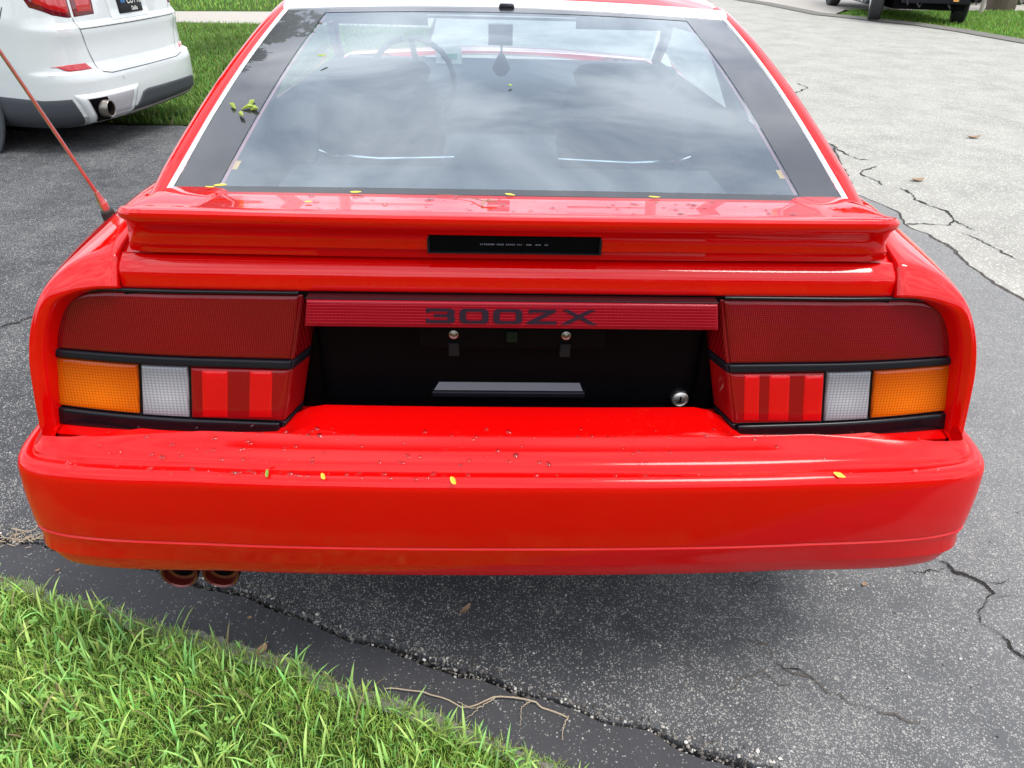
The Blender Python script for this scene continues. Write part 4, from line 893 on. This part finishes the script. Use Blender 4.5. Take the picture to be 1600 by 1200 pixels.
# dry root lying on the kerb
rt_ = MB()
def root(P, r0, r1, z=.006):
    Q = cr([(x, y, z+.004*math.sin(i*1.7)) for i, (x, y) in enumerate(P)], 26); Q = [q+Vector((random.gauss(0, .0012), random.gauss(0, .0012), 0)) for q in Q]
    rt_.tube(Q, [lerp(r0, r1, i/25) for i in range(26)], 6)
root([(-.261, .011), (-.205, .006), (-.136, -.01), (-.081, -.032), (-.021, -.011), (.054, -.021), (.08, -.036), (.13, -.056)], .0014, .0019)
root([(.13, -.056), (.117, -.083), (.112, -.109)], .0013, .0006); root([(-.021, -.011), (-.054, -.038), (-.083, -.06)], .0013, .0005)
root([(.054, -.021), (.033, -.039), (.028, -.076)], .0012, .0005); root([(-.10, -.022), (-.07, -.04), (-.045, -.03)], .0008, .0004)
tag(rt_.build('dry_root', M['straw']), 'long thin dry root lying across the kerb by the grass', 'root')

# fallen leaves, petals
def petal(name, loc, L, Wd, az, mat, label, cat, group=None, tilt=0, curl=.25, up=None, parent=None):
    V = []; F = []; nu = 7
    for i in range(nu):
        t = i/(nu-1); w = Wd*math.sin(math.pi*min(.97, max(.04, t)))**.7/2
        for j, m in enumerate((-1, 0, 1)):
            V.append(((t-.5)*L, m*w, curl*L*((t-.5)**2)*1.2+abs(m)*w*.35+.0008))
            V[-1] = (V[-1][0], V[-1][1]+random.gauss(0, Wd*.03), V[-1][2])
    F = grid_faces(nu, 3); n = len(V); V2 = V+[(x, y, z-.0005) for x, y, z in V]; F2 = F+[tuple(i+n for i in f[::-1]) for f in F]
    o = obj(name, V2, F2, mat, sharp=80); o.location = loc; o.rotation_euler = (tilt, 0, az); tag(o, label, cat, group); return o
for (x, y, z, L, w, a, t, mt, lb) in (
    (-.414, -.009, .6035, .020, .011, -1.2, .9, 'petal_green', 'speckled yellow petal on the bumper edge below the left clear lamp'),
    (-.319, -.016, .6035, .017, .0085, -1.0, .9, 'petal', 'small yellow petal on the bumper edge, second from the left'),
    (-.099, -.025, .6025, .021, .010, -1.1, .9, 'petal', 'yellow petal with brown tip near the middle of the bumper edge'),
    (.570, -.006, .6025, .020, .008, -.7, .7, 'petal', 'narrow yellow petal on the bumper edge at the right')):
    petal('fallen_petal', (x, y, z), L, w, a, M[mt], lb, 'petal', 'yellow petals on the bumper', t)
for (x, y, z, L, w, a, mt, lb) in (
    (-.530, .335, .990, .022, .011, .3, 'petal', 'bright yellow petal at the lower left corner of the rear glass'),
    (-.545, .325, .990, .018, .006, -.1, 'petal', 'thin yellow petal tucked beside the glass corner petal'),
    (-.289, .347, .9775, .020, .010, .1, 'petal', 'yellow petal at the foot of the glass left of centre'),
    (-.353, .243, .9925, .012, .006, .2, 'petal', 'small pale petal lying alone on the left of the spoiler'),
    (-.005, .347, .9775, .020, .009, -.5, 'petal', 'yellow petal at the foot of the glass at the centre'),
    (.265, .347, .9775, .022, .007, -.2, 'petal', 'yellow petal at the foot of the glass right of centre')):
    petal('fallen_petal', (x, y, z), L, w, a, M[mt], lb, 'petal', 'yellow petals on the spoiler', 0)
tw = MB(); tw.tube([(-.075, .30, .9865), (-.062, .275, .992), (-.052, .262, .994), (-.03, .258, .9945)], .0010, 6)
tw.tube([(-.052, .262, .994), (-.056, .235, .993)], .0013, 6); tw.tube([(-.052, .262, .994), (-.038, .270, .997)], .0008, 5); tw.tube([(-.14, .335, .9815), (-.10, .325, .9835), (-.075, .30, .9865)], .0005, 5)
tag(tw.build('flower_stalk', M['dead']), 'thin forked flower stalk lying on the spoiler near its centre', 'twig')
petal('glass_leaf', (-.42, .80, 1.145), .02, .008, .6, M['petal_green'], 'small green leaf stuck on the rear glass, upper left', 'leaf', None, .3)
sp_ = MB()
for (dx, dy, a, L) in ((0, 0, .2, .03), (.012, .01, 1.2, .022), (-.012, .0, 2.4, .02), (.0, -.02, -.9, .02), (.02, -.004, .1, .016)):
    q = [(-.555+dx, .605+dy, 1.0685+dy*.25), (-.555+dx+L*math.cos(a), .605+dy+L*math.sin(a), 1.073+dy*.25+L*math.sin(a)*.3)]
    sp_.tube([q[0], tuple((Vector(q[0])+Vector(q[1]))/2+Vector((0, 0, .003))), q[1]], [.001, .005, .0008], 6)
tag(sp_.build('leaf_sprig', M['petal_green']), 'green leaf sprig caught at the left edge of the rear glass', 'leaf')
petal('glass_leaf', (.0, .70, 1.1085), .010, .007, .6, M['petal_green'], 'tiny dark leaf alone near the middle of the rear glass', 'leaf', None, .3)
for (x, y, L, w, a, lb) in ((-.545, .114, .034, .020, 1.3, 'large curled tan leaf at the grass edge of the kerb'), (-1.114, .359, .013, .006, .6, 'small tan leaf on the kerb at the far left'), (-.093, .229, .040, .014, .9, 'long brown leaf in the shade under the bumper'),
    (-.598, .207, .012, .009, .2, 'small brown leaf on the kerb below the exhaust tips'), (2.827, 3.917, .10, .05, .2, 'brown leaf on the pale road beside the crack'), (3.911, 5.177, .12, .05, .1, 'pale brown leaf alone far out on the road'), (.913, .309, .016, .010, .7, 'tiny reddish leaf on the asphalt right of the bumper')):
    petal('fallen_leaf', (x, y, .003), L, w, a, M['dead'], lb, 'leaf', None, 0, .5)
db = MB()
for _ in range(46):
    x, y = -1.27+random.gauss(0, .035), .468+random.gauss(0, .016); a = random.uniform(0, 3.1); L = random.uniform(.01, .04)
    db.tube([(x, y, random.uniform(.001, .01)), (x+L*math.cos(a), y+L*math.sin(a)*.5, random.uniform(.003, .02))], .0011, 5)
tag(db.build('grass_clippings', M['straw']), 'little heap of dry clippings by the kerb at the left', 'debris', kind='stuff')

# ------------------------------------------------------------------ rain drops on the bumper and spoiler
dm = MB()
def drop(p, n, r):
    n = Vector(n).normalized(); a = n.orthogonal().normalized(); b = n.cross(a); V = []; F = []; m = 8
    el = random.uniform(.8, 1.35)
    for k, (rr, h) in enumerate(((1, -.05), (.92, .22), (.6, .42))):
        for j in range(m):
            t = 6.283*j/m; V.append(Vector(p)+a*math.cos(t)*rr*r*el+b*math.sin(t)*rr*r/el+n*h*r)
    V.append(Vector(p)+n*.48*r)
    for k in range(2):
        for j in range(m): F.append((k*m+j, k*m+(j+1) % m, (k+1)*m+(j+1) % m, (k+1)*m+j))
    for j in range(m): F.append((2*m+j, 2*m+(j+1) % m, 3*m))
    dm.add(V, F)
prof_top = [(.120, .6350), (.093, .6315), (.0905, .6300), (.062, .6235), (.040, .6150), (.0345, .6120)]
prof_top2 = [(.0235, .6015), (.016, .6010), (.009, .5980)]
def ledge_pt(xx, t, prof):
    k = t*(len(prof)-1); i = min(int(k), len(prof)-2); u = k-i; ins = lerp(prof[i][0], prof[i+1][0], u); z = lerp(prof[i][1], prof[i+1][1], u)
    q = int(np.searchsorted([p.x for p in pc], abs(xx))); q = min(max(q, 1), FN-1); p = pc[q]; nn = pn[q]
    return Vector((xx, p.y-nn[1]*ins, z))
for _ in range(210):
    xx = random.choice((random.uniform(-.78, .78), random.gauss(-.1, .25), random.uniform(-.78, -.3))); xx = max(-.76, min(.76, xx))
    p = ledge_pt(xx, random.uniform(0, .97), prof_top) if random.random() < .72 else ledge_pt(xx, random.random(), prof_top2)
    if abs(p.x) > .42 and p.y > .09: continue
    drop(p+Vector((0, 0, .0002)), (0, -.25, 1), random.choice((.002, .0026, .0034, .0044, .0056))*random.uniform(.8, 1.15))
dd = dm.build('rain_drops', M['water'], car); dd['kind'] = 'stuff'
dm = MB()
for _ in range(60):
    x = random.uniform(-.45, .5); y = random.uniform(.19, .32); z = lerp(.9965, .9805, (y-.2)/.12)
    drop((x, y, z+.0006), (0, .1, 1), random.uniform(.0015, .006))
dd = dm.build('spoiler_drops', M['water'], car); dd['kind'] = 'stuff'

# ------------------------------------------------------------------ white SUV at the left
suv = empty('parked_suv', (-2.486, 4.853, -.083), R(78.3)); suv.scale = (.84, 1, 1.03); tag(suv, 'white SUV parked on the left of the driveway, seen from its left rear corner', 'car')
SP = [(-.925, 2.6), (-.945, 1.7), (-.950, 1.0), (-.945, .60), (-.925, .34), (-.87, .17), (-.77, .075), (-.62, .03), (-.42, .008), (-.2, -.002), (0, -.006), (.2, -.002), (.42, .008), (.62, .03), (.77, .075), (.87, .17), (.925, .34), (.945, .60), (.95, 1.0), (.945, 1.7), (.925, 2.6)]
SPd = cr([Vector((x, y, 0)) for x, y in SP], (len(SP)-1)*10+1); SPn = [Vector((d.y, -d.x)) for d in [(SPd[min(i+1, len(SPd)-1)]-SPd[max(i-1, 0)]).normalized() for i in range(len(SPd))]]
INS = [(.24, .16), (.28, .06), (.32, .015), (.40, .0), (.53, .0), (.555, .006), (.575, .012), (.59, .045), (.62, .055), (.72, .060), (.80, .050), (.83, .052), (.86, .075), (1.0, .085), (1.05, .09), (1.2, .12), (1.45, .20), (1.7, .34)]
INF = [(.24, .12), (.28, .04), (.32, .01), (.40, 0), (.6, .0), (.75, .01), (.86, .015), (.95, .03), (1.05, .045), (1.2, .10), (1.45, .17), (1.7, .26)]
def SS(s, z):
    s = max(0, min(s, len(SP)-1.0001)); k = s*10; i = int(k); u = k-i; i2 = min(i+1, len(SPd)-1)
    p = SPd[i].lerp(SPd[i2], u); n = SPn[i].lerp(SPn[i2], u); n.normalize()
    wr = float(np.interp(abs(s-10), [0, 4.3, 6.2, 10], [0, 0, 1, 1])); ins = lerp(float(np.interp(z, *zip(*INS))), float(np.interp(z, *zip(*INF))), wr)
    return Vector((p.x-n.x*ins, p.y-n.y*ins, z))
zs = sorted(set([.53, .555, .575, .59, .24, .26, .28, .3, .32, .36, .40, .46, .52, .56, .58, .60, .615, .625, .63, .64, .65, .66, .70, .74, .78, .80, .815, .83, .845, .86, .90, .95, 1.0, 1.05, 1.1, 1.2, 1.3, 1.45, 1.6, 1.7]))
ss = np.linspace(0, 20, 121); V = [SS(s, z) for s in ss for z in zs]
obj('body', V, grid_faces(len(ss), len(zs)), M['white'], suv, True, 30)
MB().box(-.80, .80, .3, 4.4, .2, .6).build('underbody', M['recess'], suv, smooth=False)
MB().box(-.66, .66, .38, 3.2, 1.68, 1.74).build('roof', M['white'], suv)
MB().box(-.9, .9, 2.6, 4.6, .3, 1.05).build('front_body', M['white'], suv)
SK = dict(parent=suv)
patch('flank_cladding', SS, (1.0, 1.5), (5.9, 5.3), [(1, .235), (4, .235), (6, .255)], [(1, .44), (3, .44), (4.2, .425), (5.5, .435), (6.75, .455)], M['grey_plastic'], off=.006, thick=.02, bev=.004, nu=40, nv=6, **SK)
patch('diffuser', SS, (8.5, 9.1), (13.8, 13.4), [(8, .285), (14, .30)], [(8.9, .39), (9.4, .41), (13.1, .40), (13.6, .385)], M['grey_plastic'], off=.008, thick=.02, bev=.006, nu=26, nv=6, **SK)
patch('diffuser_lip', SS, 8.4, 13.9, [(8, .262), (14, .275)], [(8, .285), (14, .30)], M['kerb_concrete'], off=.014, thick=.02, bev=.003, nu=26, nv=3, **SK)
patch('exhaust_surround', SS, (6.1, 5.35), (8.45, 8.95), .258, .462, M['white'], off=.018, thick=.03, bev=.032, nu=20, nv=10, **SK)
patch('exhaust_pocket', SS, (6.35, 5.95), (8.1, 8.5), .285, .432, M['slot_light'], off=.0195, thick=.004, bev=.003, nu=14, nv=8, **SK)
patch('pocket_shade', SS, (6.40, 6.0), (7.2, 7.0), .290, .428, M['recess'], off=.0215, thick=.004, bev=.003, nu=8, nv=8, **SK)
pp_ = SS(6.75, .36)
ep = MB().lathe([(.16, .050), (.0, .053), (-.060, .053), (-.064, .050), (-.060, .044), (.04, .042)], (pp_.x-.01, pp_.y-.010, .36), (0, 1, 0), 28).build('exhaust_pipe', M['pipe'], suv)
MB().lathe([(0, .0435), (0, 0)], (pp_.x-.01, pp_.y-.035, .36), (0, 1, 0), 20).build('pipe_bore', M['recess'], ep)
for a, b in (((5.3, 4.75), (6.95, 6.7)), ((13.0, 13.2), (14.6, 14.2))):
    patch('bumper_reflector', SS, a, b, [(4.8, .615), (5.6, .590), (6.9, .592), (13, .592), (14.6, .615)], [(4.8, .620), (5.6, .628), (6.9, .628), (14.6, .62)], M['lens_suv'], off=.005, thick=.03, bev=.002, nu=14, nv=3, **SK)
for a, b, m1 in (((4.5, 3.9), (6.75, 6.8), 'lens_suv'), ((6.85, 6.9), (7.95, 8.1), 'lens_suv'), ((13.2, 13.2), (14.6, 15.2), 'lens_suv')):
    patch('tail_lamp', SS, a, b, [(4.5, .95), (5.5, .905), (6.5, .885), (8.4, .895), (12, .89), (14, .89), (15, .95)], 1.14, M['lens_suv_dark'], off=.004, thick=.02, bev=.008, nu=16, nv=6, **SK)
    patch('lamp_glow_panel', SS, tuple(q+.25 for q in a) if isinstance(a, tuple) else a+.2, tuple(q-.12 for q in b), [(4.5, .98), (5.5, .935), (6.5, .912), (8.4, .915), (12, .91), (15, .97)], 1.13, M[m1], off=.006, thick=.004, bev=.003, nu=12, nv=6, **SK)
# tailgate seams
def seam(s0, z0, s1, z1, w=.004, n=24):
    V = []; F = []
    for i in range(n+1):
        t = i/n; s = lerp(s0, s1, t); z = lerp(z0, z1, t); p = SS(s, z); p2 = SS(s+.02, z); n_ = Vector((p2.y-p.y, -(p2.x-p.x), 0)).normalized()
        horiz = abs(s1-s0)*.2 > abs(z1-z0)
        a = SS(s, z-w/2) if horiz else SS(s-w*3, z); b = SS(s, z+w/2) if horiz else SS(s+w*3, z)
        V += [a+n_*.0022, b+n_*.0022]; F += [(2*i-2, 2*i-1, 2*i+1, 2*i)] if i else []
    return V, F
sm = MB()
for q in ((6.75, .885, 6.9, .79), (6.9, .79, 7.25, .575), (6.85, .822, 13.0, .822), (13.05, .79, 12.6, .575), (13.1, .885, 13.05, .79), (7.25, .572, 7.7, .556), (7.7, .556, 12.1, .556), (12.1, .556, 12.6, .572)): sm.add(*seam(*q))
for q in ((1.2, .79, 3.0, .80), (3.0, .80, 3.5, .85), (3.5, .85, 3.7, .95)): sm.add(*seam(*q, n=10))
sm.build('panel_seams', M['recess'], suv, smooth=False)
patch('plate_recess', SS, (8.75, 8.6), (11.25, 11.4), .845, 1.05, M['white'], off=.004, thick=.02, bev=.004, nu=10, nv=6, **SK)
pl = patch('licence_plate', SS, 9.25, 10.85, .875, 1.02, M['black_satin'], off=.012, thick=.01, bev=.002, nu=8, nv=4, **SK)
def text3d(name, s, size, mat, parent, M4):
    cu = bpy.data.curves.new(name, 'FONT'); cu.body = s; cu.size = size; cu.extrude = .0008; cu.align_x = 'CENTER'
    ob = bpy.data.objects.new(name+'_tmp', cu); COL.objects.link(ob); bpy.context.view_layer.update()
    me = bpy.data.meshes.new_from_object(ob.evaluated_get(bpy.context.evaluated_depsgraph_get())); bpy.data.objects.remove(ob)
    me.materials.clear(); me.materials.append(mat); o = bpy.data.objects.new(name, me); COL.objects.link(o); o.parent = parent; o.matrix_local = M4; return o
def onrear(x, z, off): p = SS(10+x/.2, z); return Matrix.Translation((x, p.y-off, z)) @ Matrix.Rotation(R(90), 4, 'X')
text3d('plate_text', 'CUTTS', .062, M['paper'], pl, onrear(.06, .93, .014)); text3d('plate_text', 'Dalila', .036, M['paper'], pl, onrear(.05, .888, .014))
patch('plate_badge', SS, 9.45, 9.72, .935, .99, M['chip_blue'], pl, off=.014, thick=.002, bev=.001, nu=4, nv=2)
MB().lathe([(0, .012), (-.004, .012), (-.004, 0)], tuple(SS(8.2, .52)+Vector((0, 0, 0))), (0, 1, 0), 14).build('parking_sensor', M['white'], suv)
for sx in (-1, 1):
    for yc in (1.10, 4.0):
        t = MB().lathe([(-.13, .24), (-.13, .355), (-.10, .375), (.10, .375), (.13, .355), (.13, .24)], (sx*.83, yc, .375), (1, 0, 0), 36).build('wheel', M['rubber'], suv)
        MB().lathe([(0, .0), (sx*.03, .05), (sx*.0, .2), (sx*.04, .24), (sx*.04, .25)], (sx*.88, yc, .375), (1, 0, 0), 24).build('rim', M['alloy'], t)
        MB().lathe([(sx*0, .41), (sx*.03, .42), (sx*.035, .50), (sx*.02, .505)], (sx*.93, yc, .40), (1, 0, 0), 40).build('arch_trim', M['grey_plastic'], suv)
        MB().lathe([(0, .42), (0, 0)], (sx*.958, yc, .40), (1, 0, 0), 40).build('wheel_arch', M['recess'], suv)

# ------------------------------------------------------------------ dark truck at the top right
tk = empty('parked_truck', (7.98, 14.5, .0), R(-8)); tk.scale = (.77, .9, .9); tag(tk, 'dark pickup truck with its front bumper missing, parked half on the right verge', 'truck')
tb_ = M['truck']
def tw_(x, y, turn=0):
    t = empty('wheel'); t.parent = tk; t.location = (x, y, .42); t.rotation_euler = (0, 0, turn)
    ty = MB().lathe([(-.14, .26), (-.14, .39), (-.11, .42), (.11, .42), (.14, .39), (.14, .26)], (0, 0, 0), (1, 0, 0), 32).build('tyre', M['rubber'], t)
    sx = -1 if x < 0 else 1
    MB().lathe([(0, .26), (sx*.03, .255), (sx*.02, .23), (-sx*.04, .20), (-sx*.04, 0)], (sx*.12, 0, 0), (1, 0, 0), 28).build('rim', M['black_satin'], t)
    for k in range(6):
        a = k*math.pi/3; sp2 = MB().tube([(sx*.13, .05*math.cos(a), .05*math.sin(a)), (sx*.12, .235*math.cos(a), .235*math.sin(a))], [.045, .032], 6).build('spoke', M['alloy'], t)
tw_(-.98, .0, R(-18)); tw_(.98, .0, R(-18)); tw_(-.98, 3.55); tw_(.98, 3.55)
bevel(MB().box(-.92, .92, .5, 4.6, .36, 1.15).build('body', tb_, tk), .06)
bevel(MB().box(-1.04, -.90, .62, 2.95, .26, .34).build('running_board', M['grey_plastic'], tk), .02)
bevel(MB().box(.90, 1.04, .62, 2.95, .26, .34).build('running_board', M['grey_plastic'], tk), .02)
for k in range(4): MB().box(-1.045, -1.02, .9+k*.28, 1.0+k*.28, .285, .315).build('step_tread', M['alloy'], tk, smooth=False)
bevel(MB().box(-.95, .95, -.75, .45, .74, 1.2).build('front_fender', tb_, tk), .08)
MB().box(-.80, .80, -.62, 4.4, .28, .62).build('chassis', M['recess'], tk, smooth=False)
bevel(MB().box(-.72, .80, -.80, -.70, .40, .50).build('cross_member', M['black_satin'], tk), .02)
bevel(MB().box(-.60, .92, -.86, -.76, .56, .72).build('radiator_panel', M['black_gloss'], tk), .02)
for x0, x1, z0, z1 in ((-.7, -.5, .38, .75), (-.45, -.2, .34, .5), (.3, .42, .33, .46), (.82, 1.0, .42, .7)):
    MB().tube([(x0, -.7, z1), ((x0+x1)/2, -.85, z0), (x1, -.66, (z0+z1)/2)], .018, 6).build('hanging_hose', M['rubber'], tk)
bevel(MB().box(.86, 1.08, -.72, -.5, .44, .66).build('fog_lamp_bracket', M['black_satin'], tk), .03)
MB().box(.38, .50, -.87, -.86, .46, .49).build('yellow_tag', M['orange_tab'], tk, smooth=False)
bevel(MB().box(-.85, .85, 1.0, 3.2, 1.15, 1.8).build('cab', tb_, tk), .12)
